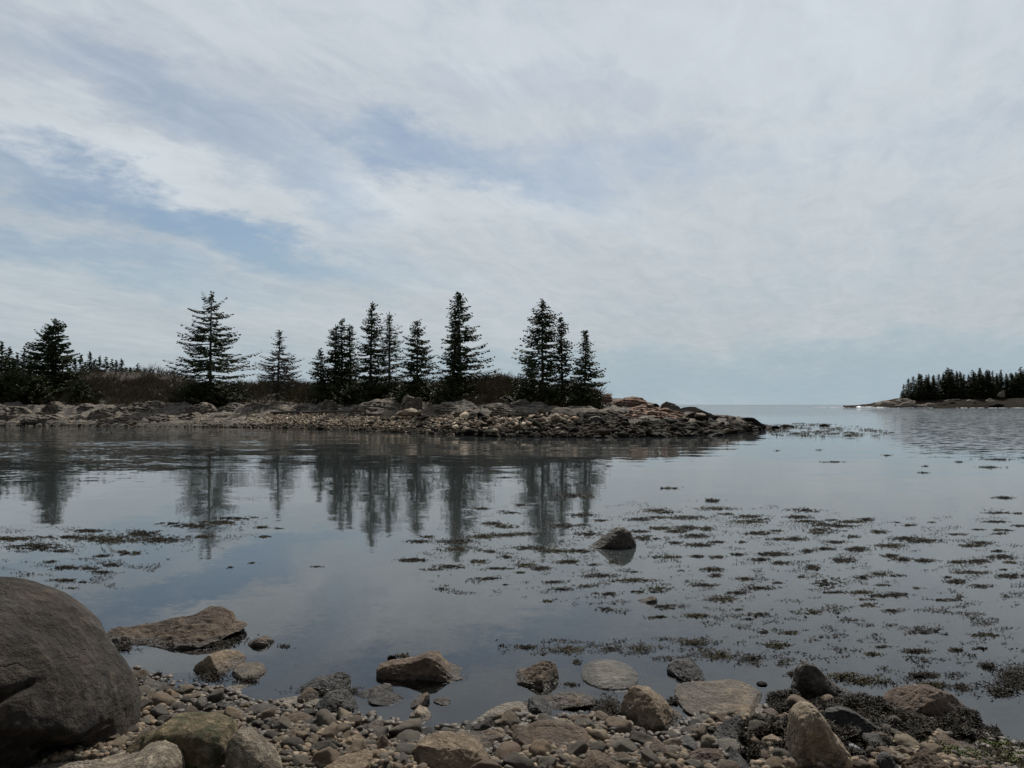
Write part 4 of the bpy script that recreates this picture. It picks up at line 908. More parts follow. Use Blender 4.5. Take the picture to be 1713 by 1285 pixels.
# ledges, slabs and the black boulders of the island point: label, material, xl, xr, y base, crest, distance offset behind the waterline
def isl(name, label, mat, xl, xr, yb_, top, back, cuts=3, p=3.0, depth=.7, amp=.08):
    xm = (xl + xr) / 2; ds = isl_cols(xm)[0]
    hero(name, 'rock ledge' if 'ledge' in name or 'slab' in name else 'boulder', label, mat, xl, xr, yb_, yb_ + 2, top, cuts=9 if mat in ('ledge', 'pink', 'pale') else 4, p=4.5 if mat in ('ledge', 'pink', 'pale') else 2.6, sub=5, amp=.16 if mat in ('ledge', 'pink', 'pale') else .05, dist=ds + back, depth=depth, strata=.9 if mat in ('ledge', 'pink') else 0)
IS = [
 ('rock_ledge', 'grey ledge corner cut by the left edge of the island', 'ledge', -60, 52, 702, [(-50, 678), (-20, 672), (10, 676), (40, 684)], 4),
 ('rock_ledge', 'broken grey ledge with upright joints near the left end', 'ledge', 44, 125, 699, [(48, 682), (70, 674), (95, 669), (110, 671), (120, 680)], 6),
 ('rock_ledge', 'low grey shelf in front of the jointed ledge', 'ledge', 20, 118, 709, [(30, 697), (60, 692), (90, 690), (110, 699)], 2),
 ('rock_ledge', 'small knob of ledge right of the jointed ledge', 'ledge', 118, 172, 691, [(122, 681), (135, 676), (155, 675), (168, 677)], 7),
 ('rock_ledge', 'long rounded ledge sloping into the left water', 'ledge', 120, 262, 706, [(130, 698), (160, 687), (200, 682), (235, 680), (255, 688)], 4),
 ('rock_ledge', 'dark faced ledge hump at the foot of the long rounded ledge', 'ledge', 160, 246, 711, [(166, 700), (190, 692), (215, 691), (238, 699)], 2),
 ('rock_ledge', 'pale flat ledge top below the bare thicket', 'ledge', 180, 300, 690, [(190, 680), (230, 675), (275, 673), (295, 678)], 8),
 ('rock_ledge', 'pale ledge nose right of the dark faced hump', 'ledge', 225, 300, 708, [(232, 696), (255, 689), (280, 692), (295, 700)], 3),
 ('rock_ledge', 'grey ledge block below the tall left spruce', 'ledge', 285, 360, 692, [(290, 682), (315, 676), (345, 674), (356, 680)], 7),
 ('rock_ledge', 'sloping grey slab rising to the right of the ledge block', 'ledge', 340, 432, 690, [(348, 681), (372, 672), (388, 670), (410, 675), (426, 682)], 8),
 ('rock_ledge', 'long grey lip of ledge above the pebbles at left centre', 'ledge', 290, 352, 702, [(296, 693), (320, 689), (345, 692)], 4),
 ('rock_ledge', 'thin grey ledge left of the dying spruce', 'ledge', 390, 460, 692, [(398, 678), (420, 674), (450, 680)], 9),
 ('rock_ledge', 'thin grey ledge right of the dying spruce', 'ledge', 468, 540, 688, [(475, 681), (505, 676), (532, 677)], 9),
 ('rock_slab', 'square upright slab half hidden under green branches', 'ledge', 536, 572, 688, [(538, 671), (552, 668), (568, 670)], 9),
 ('rock_ledge', 'shadowed grey wall of ledge under the middle spruces', 'ledge', 572, 676, 692, [(580, 678), (610, 674), (645, 668), (668, 663)], 9),
 ('rock_slab', 'tall grey block with a notch beside the ledge wall', 'ledge', 666, 712, 690, [(670, 660), (680, 659), (688, 664), (706, 665)], 10),
 ('rock_slab', 'thin pale slab lying in front of the notched block', 'pale', 660, 706, 690, [(668, 684), (685, 682), (698, 685)], 7),
 ('rock_ledge', 'pale domed ledge under the twin trunked spruce', 'ledge', 722, 776, 688, [(728, 682), (745, 675), (765, 676), (772, 680)], 10),
 ('rock_ledge', 'flat pale ledge right of the domed one', 'ledge', 755, 812, 694, [(762, 688), (785, 683), (805, 690)], 8),
 ('rock_slab', 'small pale block between ledges in the middle of the bank', 'ledge', 788, 806, 688, [(792, 679), (802, 682)], 10),
 ('rock_slab', 'flat grey slab low on the bank below the right brown thicket', 'ledge', 812, 862, 692, [(818, 684), (840, 679), (858, 682)], 9),
 ('rock_ledge', 'grey slab stack under the tall right hand spruce', 'ledge', 845, 900, 683, [(850, 674), (870, 668), (892, 669)], 12),
 ('rock_slab', 'light grey slab edge in front of the slab stack', 'ledge', 850, 898, 694, [(855, 687), (875, 684), (893, 686)], 8),
 ('rock_slab', 'cream pile of broken rock at the foot of the right hand trees', 'pale', 912, 948, 700, [(918, 694), (930, 691), (942, 697)], 6),
 ('rock_ledge', 'grey shelf of bedrock right of the cream pile', 'ledge', 940, 1050, 694, [(955, 688), (1000, 684), (1035, 685)], 9),
 ('rock_ledge', 'pink granite crown at the top of the bare point', 'pink', 1018, 1084, 682, [(1024, 668), (1045, 664), (1060, 663), (1078, 668)], 12),
 ('rock_slab', 'rust brown block peeping out by the last tree', 'pink', 1006, 1028, 670, [(1010, 659), (1020, 658)], 13),
 ('rock_ledge', 'pink granite step below the crown of the point', 'pink', 1030, 1122, 690, [(1040, 680), (1070, 676), (1100, 679), (1116, 684)], 10),
 ('rock_ledge', 'lower pink granite step nearer the water', 'pink', 1040, 1150, 700, [(1050, 693), (1090, 688), (1125, 689), (1145, 695)], 7),
 ('rock_slab', 'pink slab tongue ending at the black boulders', 'pink', 1095, 1150, 694, [(1102, 686), (1120, 683), (1142, 690)], 8),
 ('rock_slab', 'small dark knob behind the pink steps', 'black', 1088, 1102, 681, [(1092, 675), (1098, 675)], 11),
 ('point_boulder', 'grey topped black boulder at the head of the row on the point', 'dark', 1105, 1140, 688, [(1108, 675), (1115, 671), (1128, 675), (1136, 680)], 10),
 ('point_boulder', 'long humped black boulder, largest on the point', 'black', 1125, 1204, 698, [(1130, 683), (1145, 679), (1162, 678), (1180, 682), (1195, 690), (1202, 695)], 8),
 ('point_boulder', 'low black boulder in front of the largest humped one', 'black', 1146, 1186, 702, [(1150, 694), (1160, 690), (1175, 692)], 6),
 ('rock_slab', 'white slab caught between the black boulders', 'pale', 1162, 1180, 695, [(1166, 691), (1176, 691)], 5),
 ('point_boulder', 'dark slab under the red brown block', 'black', 1176, 1232, 706, [(1182, 699), (1200, 695), (1222, 699)], 6),
 ('point_boulder', 'red brown tilted block near the end of the point', 'red', 1200, 1232, 702, [(1204, 694), (1215, 692), (1229, 696)], 7),
 ('point_boulder', 'outermost smooth black boulder of the island point', 'black', 1230, 1281, 713, [(1236, 703), (1248, 698), (1260, 699), (1274, 708)], 4),
 ('point_boulder', 'black boulder inland of the outermost smooth one', 'black', 1196, 1246, 713, [(1202, 706), (1215, 702), (1235, 707)], 4),
 ('point_boulder', 'small dark boulder near the waterline right of the pink steps', 'black', 1118, 1142, 721, [(1122, 714), (1130, 712), (1138, 717)], 1.5),
 ('point_boulder', 'lone black boulder standing just off the point shore', 'black', 1186, 1200, 732, [(1189, 728), (1196, 728)], -1.5),
 ('point_boulder', 'dark round boulder on the grey shelf of the beach', 'dark', 983, 1012, 706, [(988, 698), (998, 696), (1008, 700)], 5),
 ('point_boulder', 'dark stone awash off the tip, first from the shore', 'black', 1291, 1306, 717, [(1295, 713), (1301, 713)], 0),
 ('point_boulder', 'longer black reef stone awash beyond the tip', 'black', 1306, 1328, 714, [(1311, 710), (1322, 710)], 0),
 ('point_boulder', 'black reef stone farthest out to the right of the tip', 'black', 1371, 1388, 712, [(1375, 709), (1384, 709)], 0),
 ('point_boulder', 'low reef stone nearest the camera off the tip', 'black', 1284, 1300, 722, [(1288, 719), (1295, 719)], 0),
]
for a in IS: isl(*a)

random.seed(55)
lv = []
for k in range(7):
    me = rock_mesh('ledge_block', 1.0, .8, crest_fn([-1, -.8, -.2, .4, .9, 1], [.1, .42, .55, .45, .38, .1]), .4, 4.5, 700 + k, 8, 4, .16, flat=.0)
    me.materials.append(M['ledge']); lv.append(me)
for k in range(64):
    px = random.choice([random.uniform(-60, 430), random.uniform(-60, 430), random.uniform(430, 1010)])
    ds, Db, Dv, Dc, zb, zv, zc = isl_cols(px)
    if px < 430: Y = random.uniform(ds + .8, Dv + 1)
    else: Y = random.uniform(Db, Dv + .5)
    r = random.uniform(.35, 1.1)
    o = link('ledge_block', random.choice(lv)); o.location = (lat(px) * Y, Y, isl_z(px, Y) - .05); o.scale = (r * random.uniform(1, 1.6), r, r * random.uniform(.6, 1.0))
    o.rotation_euler = (random.gauss(0, .1), random.gauss(0, .12), random.uniform(-.5, .5))
    tag(o, 'cracked grey granite block broken from the ledges of the island bank', 'rock', 'ledge blocks along the island bank')

# thicket and ground cover on the island
def scrub(name, label, mat, regions, n, hgt, wid, seed, lean=.45):
    rs = random.Random(seed); P = []
    while len(P) < n:
        x0, x1, f0, f1 = rs.choice(regions)
        px = rs.uniform(x0, x1); ds, Db, Dv, Dc, zb, zv, zc = isl_cols(px)
        Y = Dv + (Dc + 3 - Dv) * rs.uniform(f0, f1)
        if mnoise.noise(Vector((lat(px) * Y * .6, Y * .25, seed))) < -.28: continue
        P.append((lat(px) * Y, Y, isl_z(px, Y)))
    P = np.array(P); r2 = np.random.default_rng(seed)
    lump = np.array([.30 + 1.5 * abs(mnoise.fractal(Vector((p[0] * .55, p[1] * .3, seed)), 1, 2, 3)) for p in P])
    n = len(P); h = hgt * lump * r2.uniform(.5, 1.15, n)
    base = P + np.stack([np.zeros(n), np.zeros(n), r2.uniform(0, .35, n) * h], 1)
    d = np.stack([r2.normal(0, lean, n), r2.normal(0, lean, n), np.ones(n)], 1) * (h * .75)[:, None]
    w_ = wid * r2.uniform(.6, 1.4, n); a = r2.uniform(-.6, .6, n); s = np.stack([np.cos(a), np.sin(a), 0 * a], 1) * w_[:, None]
    b1 = base + d * .5; side = np.stack([r2.normal(0, .35, n), r2.normal(0, .35, n), r2.uniform(.2, .6, n)], 1) * (h * .6)[:, None]
    Vv = np.stack([base - s, base + s, b1 + s * .7, b1 - s * .7, base + d + s * .2, base + d - s * .2, b1 + side + s * .3, b1 + side - s * .3], 1)
    bb = (np.arange(n) * 8)[:, None]
    Fq = np.concatenate([bb + np.array([[0, 1, 2, 3]]), bb + np.array([[3, 2, 4, 5]]), bb + np.array([[3, 2, 6, 7]])])
    me = mesh_np(name, Vv.reshape(-1, 3), Fq, False); add_attr(me, 'rnd', np.repeat(r2.uniform(0, 1, n), 8))
    tag(link(name, me, mat), label, 'undergrowth', kind='stuff')
scrub('brown_undergrowth', 'leafless brown thicket covering the island hill', M['twig'], [(-300, 560, 0, 1), (-60, 330, 0, .6), (700, 1000, 0, 1), (400, 700, .3, 1), (730, 870, 0, 1)], 70000, .9, .024, 3, .6)
scrub('green_undergrowth', 'low dark green ground cover between the island spruces', M['twig_g'], [(480, 720, 0, .6), (560, 720, 0, .4), (-60, 60, 0, 1), (120, 165, 0, .3), (290, 410, 0, .5), (840, 1005, 0, .7)], 22000, .7, .03, 4, .9)

# ------------------------------------------------------------------ spruces
def trunk_mesh(h, r, seed, sides=7):
    rs = random.Random(seed); V = []; n = 9
    for i in range(n):
        f = i / (n - 1); rr = r * (1 - f) ** .8 + .012; ox = .035 * h / 8 * math.sin(f * 3 + seed); 
        for k in range(sides):
            a = 6.283 * k / sides; V.append((ox + rr * math.cos(a), rr * math.sin(a), -.3 + f * (h + .3)))
    Fq = [[i * sides + k, i * sides + (k + 1) % sides, (i + 1) * sides + (k + 1) % sides, (i + 1) * sides + k] for i in range(n - 1) for k in range(sides)]
    return mesh_np('trunk', np.array(V), np.array(Fq))
def crown_mesh(h, prof, seed, start=.08, whorl=.26, nb=9, tuft=.24, dens=1.0, droop=.12, gap=.25, tw=.05, bare=0):
    """prof: list of (height fraction, left reach m, right reach m)"""
    rs = np.random.default_rng(seed)
    fz = np.array([q[0] for q in prof]); fl = np.array([q[1] for q in prof]); fr_ = np.array([q[2] for q in prof])
    A0, A1, A2, A3, RN = [], [], [], [], []
    def add(q0, q1, q2, q3, r):
        A0.append(q0); A1.append(q1); A2.append(q2); A3.append(q3); RN.append(r)
    z = start * h
    while z < h * .985:
        f = z / h
        n = max(4, int(nb * (1.0 if f < .85 else .8) + rs.integers(-1, 2)))
        wm = rs.uniform(.8, 1.1); a0 = rs.uniform(0, 6.283); skipw = rs.random() < gap * .45
        for k in range(n):
            a = a0 + 6.283 * k / n + rs.normal(0, .25); ca, sa = math.cos(a), math.sin(a)
            Lr = np.interp(f, fz, fr_); Ll = np.interp(f, fz, fl)
            cw = min(1, abs(ca) * 1.15)
            L = (Lr if ca > 0 else Ll) * cw + (Lr + Ll) / 2 * (1 - cw)
            L *= wm * rs.uniform(.82, 1.12)
            if skipw or rs.random() < gap * .22: L *= rs.uniform(.25, .55)
            L = max(L, .12)
            zj = z + rs.normal(0, whorl * .55); L *= rs.uniform(.8, 1.12)
            rise = (.50 if f > .78 else .18) * rs.uniform(-.2, 1.6) - droop * (1.5 - 1.2 * f) * rs.uniform(.5, 1.5)
            hz = lambda x: zj + rise * x - droop * x * x / max(L, .5) * .55 + .45 * L * np.maximum(0, x / L - .5) ** 1.6
            m_ = max(3, int(L / .16 * dens))
            tp = np.clip(np.linspace(.12 if L < 1.2 else .20, 1.0, m_) + rs.normal(0, .03, m_), .05, 1.02)
            for side in (-1, 1):
                tl = tuft * (.55 + 1.25 * (1 - tp) * min(1, L / 1.2) + .25) * rs.uniform(.6, 1.35, m_) * min(1, .6 + L * .4)
                ang = a + side * rs.uniform(.45, 1.1, m_)
                dz = rs.uniform(-.50, .02, m_)
                d = np.stack([np.cos(ang), np.sin(ang), dz], 1)
                P0 = np.stack([ca * L * tp, sa * L * tp, hz(L * tp)], 1)
                perp = np.stack([-np.sin(ang), np.cos(ang), rs.normal(0, .35, m_)], 1)
                wv = perp * (tw * rs.uniform(.7, 1.4, m_))[:, None]
                dn = np.stack([np.zeros(m_), np.zeros(m_), -tw * rs.uniform(.6, 2.0, m_)], 1)
                t1 = tl[:, None]
                # upper spray and a hanging one below it
                add(P0, P0 + d * t1 * .5 + wv, P0 + d * t1, P0 + d * t1 * .5 - wv, rs.random(m_))
                add(P0 + dn * .2, P0 + d * t1 * .45 + wv * .3 + dn, P0 + d * t1 * .92 + dn * .5, P0 + d * t1 * .5 - wv * .3 - dn * .3, rs.random(m_) * .7)
            wv = np.array([[0, 0, .014 + .006 * L]])
            o_ = np.array([[0, 0, zj]]); e = np.array([[ca * L, sa * L, float(hz(L))]]); mid = np.array([[ca * L * .5, sa * L * .5, float(hz(L * .5))]])
            add(o_ - wv, mid - wv * .7, mid + wv * .7, o_ + wv, np.array([.1])); add(mid - wv * .7, e, e + wv * .2, mid + wv * .7, np.array([.1]))
        z += whorl * rs.uniform(.75, 1.25) * (.75 if f > .8 else 1)
    m_ = 14; zt = h * np.linspace(.93, 1.0, m_); a = rs.uniform(0, 6.28, m_); d = np.stack([np.cos(a) * .10, np.sin(a) * .10, 0 * a + .09], 1)
    c_ = np.stack([0 * a, 0 * a, zt], 1); k_ = np.array([[.02, 0, .05]])
    add(c_ - k_, c_ + d * .6 + k_ * .6, c_ + d, c_ + k_, np.full(m_, .3))
    Vv = np.stack([np.concatenate(A0), np.concatenate(A1), np.concatenate(A2), np.concatenate(A3)], 1); n = len(Vv)
    me = mesh_np('crown', Vv.reshape(-1, 3), (np.arange(n * 4).reshape(-1, 4)), False); add_attr(me, 'rnd', np.repeat(np.concatenate(RN), 4))
    return me
def spruce(label, px, base_y, top_y, Y, prof_px, seed, name='spruce_tree', mat='needle', group='spruces along the island bank', bury=.3, **kw):
    B = on_y(px, base_y, Y); T = on_y(px, top_y, Y); h = T[2] - B[2]
    prof = [((base_y - y) / (base_y - top_y), (1.16 + .25 * (y - top_y) / (base_y - top_y)) * l / F * Y, (1.16 + .25 * (y - top_y) / (base_y - top_y)) * r / F * Y) for (y, l, r) in prof_px]; prof.sort()
    e = bpy.data.objects.new(name, None); COL.objects.link(e); e.location = B; e.rotation_euler = (0, math.sin(seed * 2.3) * .022, 0)
    tag(e, label, 'tree', group)
    me = trunk_mesh(h, kw.pop('tr', .014 * h + .02), seed); link('trunk', me, M['bark'], e)
    link('crown', crown_mesh(h, prof, seed, **kw), M[mat], e)
    return e
def D0(px, back): return isl_cols(px)[2] + back
SPR = [
 ('tall open spruce with long layered limbs standing alone left of the dying tree', 352, 668, 487, D0(352, 2), [(489, 3, 3), (500, 7, 8), (513, 27, 26), (528, 34, 26), (538, 26, 22), (547, 22, 24), (563, 42, 40), (575, 40, 30), (585, 40, 30), (598, 38, 52), (617, 56, 56), (634, 50, 59), (650, 46, 50), (664, 44, 42)], 1, dict(gap=.45, whorl=.40, nb=9, dens=1.15, start=.03, tuft=.29)),
 ('half dead grey spruce with a bare top', 465, 672, 553, D0(465, 0), [(555, 2, 2), (568, 8, 8), (575, 12, 11), (588, 6, 6), (594, 16, 20), (606, 24, 28), (620, 38, 26), (632, 28, 34), (645, 24, 38), (655, 16, 22)], 2, dict(gap=.3, dens=1.1, mat='needle_d', tuft=.21, tw=.036, whorl=.30, nb=9, start=.10)),
 ('smallest spruce of the middle group, on its left end', 537, 660, 586, D0(537, 2), [(588, 2, 2), (600, 8, 7), (612, 14, 10), (625, 16, 12), (645, 17, 14)], 3, dict()),
 ('dense spruce leaning against its taller twin in the middle group', 559, 668, 543, D0(559, 3), [(545, 3, 3), (555, 7, 6), (575, 11, 9), (600, 15, 12), (625, 20, 14), (650, 24, 16)], 4, dict(dens=1.2, gap=.22, nb=8)),
 ('dense dark spruce, taller twin of the pair in the middle group', 571, 668, 535, D0(571, 4), [(537, 2, 3), (550, 7, 7), (570, 11, 11), (590, 12, 14), (620, 15, 17), (650, 18, 20)], 5, dict(dens=1.2, gap=.22, nb=8)),
 ('slim spruce with visible trunk right of the dense twins', 587, 666, 542, D0(587, 4), [(544, 2, 2), (555, 6, 7), (565, 8, 11), (580, 7, 7), (600, 9, 10), (625, 12, 12), (645, 13, 14)], 6, dict(gap=.4)),
 ('tallest spruce of the middle group', 619, 672, 505, D0(619, 2), [(507, 2, 2), (520, 7, 7), (530, 10, 13), (540, 14, 10), (550, 17, 20), (558, 12, 15), (575, 16, 18), (590, 22, 22), (610, 24, 25), (630, 27, 28), (655, 30, 32)], 7, dict(dens=1.05, gap=.38)),
 ('airy spruce with upswept thin limbs right of the tallest middle one', 652, 668, 522, D0(652, 3), [(524, 2, 2), (535, 6, 7), (548, 12, 10), (560, 18, 22), (568, 14, 26), (585, 20, 20), (605, 20, 24), (630, 22, 26), (650, 24, 28)], 8, dict(gap=.5, dens=.9, tw=.04, whorl=.32, droop=.05)),
 ('cone shaped full spruce at the right end of the middle group', 698, 672, 537, D0(698, 2), [(539, 3, 3), (548, 8, 8), (560, 14, 12), (575, 16, 17), (590, 18, 19), (608, 21, 24), (625, 24, 28), (645, 28, 31), (660, 30, 32)], 9, dict(dens=1.15, gap=.28, nb=8)),
 ('shorter left trunk of the twin spruces right of the cone shaped one', 758, 662, 520, D0(758, 3), [(522, 5, 4), (535, 10, 8), (550, 13, 8), (565, 20, 8), (585, 17, 9), (605, 20, 12), (630, 22, 15), (650, 24, 18)], 10, dict(dens=1.0, gap=.38)),
 ('taller right trunk of the twin spruces, its limbs reaching right', 770, 662, 490, D0(770, 3), [(492, 2, 2), (502, 8, 10), (514, 14, 17), (526, 12, 18), (540, 10, 17), (556, 10, 26), (568, 10, 30), (585, 12, 36), (598, 12, 42), (620, 14, 43), (650, 18, 38)], 11, dict(dens=1.0, gap=.45)),
 ('tallest and widest spruce of the right hand group', 907, 682, 501, D0(907, 2), [(503, 2, 2), (514, 8, 9), (527, 18, 15), (540, 20, 27), (548, 18, 20), (560, 28, 24), (572, 24, 25), (585, 45, 26), (600, 36, 28), (612, 44, 30), (628, 38, 32), (650, 30, 30)], 12, dict(dens=1.0, gap=.42, start=.15)),
 ('small spruce tucked under the left limbs of the widest spruce', 888, 672, 598, D0(888, 4), [(600, 4, 4), (615, 10, 9), (635, 22, 12), (655, 24, 14)], 13, dict(gap=.3)),
 ('slender middle spruce of the right hand group', 942, 672, 534, D0(942, 3), [(536, 3, 3), (548, 8, 8), (560, 9, 12), (575, 8, 16), (590, 14, 14), (608, 15, 17), (630, 18, 18), (650, 16, 16)], 14, dict(gap=.4, start=.12)),
 ('last spruce at the right end of the island bank', 978, 676, 554, D0(978, 2), [(556, 3, 3), (568, 9, 7), (582, 12, 12), (592, 14, 14), (605, 17, 18), (615, 20, 25), (630, 20, 27), (648, 22, 24), (665, 20, 24)], 15, dict(gap=.35)),
 ('left half of the broad paired spruces near the left end', 79, 668, 545, D0(79, 5), [(547, 4, 4), (558, 10, 9), (572, 18, 10), (584, 36, 12), (600, 32, 14), (620, 42, 20), (645, 42, 24)], 16, dict(dens=1.5, gap=.2, nb=8, tw=.06)),
 ('right half of the broad paired spruces near the left end', 93, 668, 534, D0(93, 5), [(536, 4, 4), (548, 10, 10), (562, 12, 16), (580, 14, 20), (596, 16, 32), (615, 18, 34), (645, 24, 40)], 17, dict(dens=1.5, gap=.2, nb=8, tw=.06)),
]
for (lb, px, by, ty, Y, pr, sd_, kw) in SPR: spruce(lb, px, by, ty, Y, pr, sd_ + 40, **kw)
# low spruces and junipers, wider than tall
LOW = [('low green spruce bush beneath the tallest middle spruce', 640, 686, 648, 38, 20), ('yellow green juniper mound above the notched block', 690, 676, 648, 28, 21), ('low green bush left of the square upright slab', 560, 682, 650, 34, 22),
       ('small dark spruce bush below the broad paired spruces', 136, 686, 636, 18, 23), ('wide dark spruce skirt under the tall open spruce', 335, 680, 642, 40, 24), ('dark spruce skirt right of the tall open spruce trunk', 378, 682, 650, 36, 25),
       ('shadowy bush under the twin spruces', 765, 680, 646, 34, 26), ('grey green brush under the widest spruce', 925, 694, 656, 36, 27), ('grey green brush under the last spruce', 975, 692, 656, 34, 28), ('dark brush left of the widest spruce', 870, 682, 652, 28, 29),
       ('dark brush below the cone shaped spruce', 712, 678, 650, 26, 30), ('dark bush under the paired spruces on their left', 60, 684, 630, 34, 31), ('dark green bush under the dense twins', 590, 684, 645, 30, 32), ('bush at the left margin under the wood', 15, 678, 625, 34, 33)]
for (lb, px, by, ty, hw, sd_) in LOW:
    spruce(lb, px, by, ty, D0(px, 1.2), [(ty + 1, hw * .2, hw * .2), (ty + (by - ty) * .3, hw * .6, hw * .6), (ty + (by - ty) * .6, hw, hw), (by, hw * .9, hw * .9)], sd_, name='spruce_bush', mat='needle_g', group='low evergreen bushes on the island bank', start=.02, whorl=.13, nb=8, dens=1.4, gap=.1, droop=.05, tw=.045, tr=.03)

# the wood behind the left end and the trees peeping over the hill: five crowns built once, then copied
protos = []
for k in range(6):
    hh = 8.0; wd = [.95, 1.2, 1.45, 1.1, 1.3, .8][k]
    e = bpy.data.objects.new('spruce_tree', None); COL.objects.link(e)
    link('trunk', trunk_mesh(hh, .11, k), M['bark'], e)
    link('crown', crown_mesh(hh, [(0, wd, wd * 1.1), (.3, wd * 1.05, wd), (.55, wd * .75, wd * .8), (.8, wd * .42, wd * .38), (1, .06, .06)], 900 + k, dens=1.0, gap=[.2, .3, .15, .4, .2, .3][k], whorl=.34, nb=7, tuft=.24, tw=.085), M['needle'], e)
    protos.append(e)
used = set()
def put_tree(k, loc, s, sw, label, group, rz):
    src = protos[k]
    if k in used:
        e = src.copy(); COL.objects.link(e)
        for ch in src.children:
            c = ch.copy(); COL.objects.link(c); c.parent = e
    else: e = src; used.add(k)
    e.location = loc; e.scale = (s * sw, s * sw, s); e.rotation_euler = (0, 0, rz)
    tag(e, label, 'tree', group)
random.seed(91)
WOOD = [(2, 572, 'tallest pointed tree of the dark wood at the left edge'), (15, 580, 'second pointed tree of the dark wood at the left edge'), (-14, 578, None), (28, 592, None), (40, 582, 'thin pointed tree between the dark wood and the paired spruces'),
        (50, 590, None), (8, 596, None), (22, 600, None), (-30, 585, None), (60, 588, None), (112, 590, 'tree right behind the paired spruces'), (125, 600, None), (135, 594, 'thin tree first in the row over the hill'),
        (150, 588, 'tallest tree of the small row over the hill'), (158, 600, None), (166, 595, 'third sharp tree of the row over the hill'), (177, 597, 'bushy tree in the middle of the row over the hill'), (187, 600, None), (194, 603, None), (203, 600, 'feathery last tree of the row over the hill'),
        (211, 614, None), (218, 614, 'tiny cone tree just right of the row over the hill'), (230, 608, 'small dark cone tree apart on the hill'), (243, 617, 'tiniest tree tip at the right on the hill crest'), (142, 606, None), (-50, 580, None), (-75, 575, None), (-100, 582, None)]
for i, (px, ty, lb) in enumerate(WOOD):
    Y = isl_cols(px)[3] + random.uniform(2, 9) + (14 if px > 105 else 0)
    B = on_y(px, 640, Y); T = on_y(px, ty, Y); zb_ = isl_z(px, Y); zb_ = min(zb_, B[2]) if px > 105 else min(zb_, on_y(px, 655, Y)[2])
    h = T[2] - zb_; s = h / 8.0
    put_tree(i % 6, (B[0], Y, zb_), s, .95 / max(s, .3) * (.95 if px > 105 else 1.1), lb or 'dark spruce in the thick of the wood at the left of the island', 'wood behind the left end of the island', random.uniform(0, 6.28))

# a drift log on the island beach
def log_mesh(pts, r0, r1, sides=7):
    V = []; n = len(pts)
    for i, p in enumerate(pts):
        r = r0 + (r1 - r0) * i / (n - 1)
        for k in range(sides):
            a = 6.283 * k / sides; V.append((p[0], p[1] + r * math.cos(a), p[2] + r * math.sin(a)))
    Fq = [[i * sides + k, i * sides + (k + 1) % sides, (i + 1) * sides + (k + 1) % sides, (i + 1) * sides + k] for i in range(n - 1) for k in range(sides)]
    return mesh_np('driftwood_log', np.array(V), np.array(Fq))
LP = [on_y(px, py, isl_cols(px)[1] - 1.0) for px, py in [(453, 691), (480, 689.5), (510, 690), (535, 689), (560, 688.5), (585, 689)]]
LP = [np.array([p[0], p[1], max(p[2], isl_z(CX + p[0] / p[1] * F, p[1]) + .10)]) for p in LP]
C0 = LP[0].copy(); o = link('driftwood_log', log_mesh([p - C0 for p in LP], .13, .05), M['bark']); o.location = C0
tag(o, 'long dark drift log lying across the pale island beach', 'log')

# ------------------------------------------------------------------ far headland on the right
FY = 372.0
fx = [1420, 1450, 1470, 1500, 1530, 1580, 1650, 1713, 1900, 2100]
ftop = [682, 679, 675, 669, 667.5, 668.5, 668, 667.5, 664, 662]
V = []; cols = np.arange(1410, 2100, 4.0); rows = [-6, 0, 4, 10, 20, 40, 80, 140]
for px in cols:
    zt = H - (np.interp(px, fx, ftop) - HY) / F * (FY + 22)
    sh = FY + 6 * math.sin(px * .05) + (0 if px < 1600 else (px - 1600) * -.12)
    for r in rows:
        Y = sh + r; z = np.interp(r, [-6, 0, 4, 10, 20, 40, 80, 140], [-1.5, -.2, zt * .35, zt * .6, zt, zt + .8, zt + 1.0, -2])
        z += .45 * mnoise.fractal(Vector((lat(px) * Y * .15, Y * .15, 2)), .8, 2, 4) * (r > 0)
        V.append((lat(px) * Y, Y, z))
idx = np.arange(len(V)).reshape(len(cols), len(rows))
Q = np.stack([idx[:-1, :-1].ravel(), idx[1:, :-1].ravel(), idx[1:, 1:].ravel(), idx[:-1, 1:].ravel()], 1)
m, t, b = new_mat('far_headland_rock')
pos = t.new('ShaderNodeNewGeometry').outputs['Position']
n1 = t.noise(t.mapping(pos, scale=(.22, .22, 1.6)), 1.1, 9, .72, .5).outputs[0]
pxx, pyy, pzz = t.xyz(pos)
c = t.ramp(n1, [(.40, (.008, .007, .006)), (.46, (.045, .036, .028)), (.52, (.014, .012, .010)), (.57, (.055, .044, .034)), (.66, (.10, .078, .060))])
dk = t.math('MULTIPLY', t.rng(pxx, 208, 216), t.rng(t.noise(pos, .12, 4).outputs[0], .36, .50))
c = t.mix(t.math('MULTIPLY', dk, .8), c, (.030, .026, .022))
c = t.mix(t.rng(pzz, 1.0, .5), c, (.035, .030, .024))
t.put(b.inputs['Base Color'], c); b.inputs['Roughness'].default_value = 1; b.inputs['Specular IOR Level'].default_value = .02
bp = t.new('ShaderNodeBump'); bp.inputs['Strength'].default_value = 1; bp.inputs['Distance'].default_value = 2.0
t.put(bp.inputs['Height'], n1); t.put(b.inputs['Normal'], bp.outputs[0])
tag(link('land', mesh_np('headland', np.array(V), Q), m), kind='structure')
random.seed(13)
tops = [(1512, 646), (1520, 636), (1528, 632), (1538, 627), (1542, 629), (1550, 630), (1554, 629), (1562, 630), (1571, 628), (1579, 627), (1587, 618), (1593, 620), (1601, 624), (1607, 624), (1613, 628), (1621, 629), (1628, 622), (1633, 627), (1640, 619),
        (1645, 629), (1651, 621), (1656, 622), (1661, 623), (1668, 627), (1675, 622), (1684, 627), (1693, 626), (1700, 625), (1708, 617), (1714, 622), (1722, 624), (1732, 620), (1741, 625), (1750, 621)]
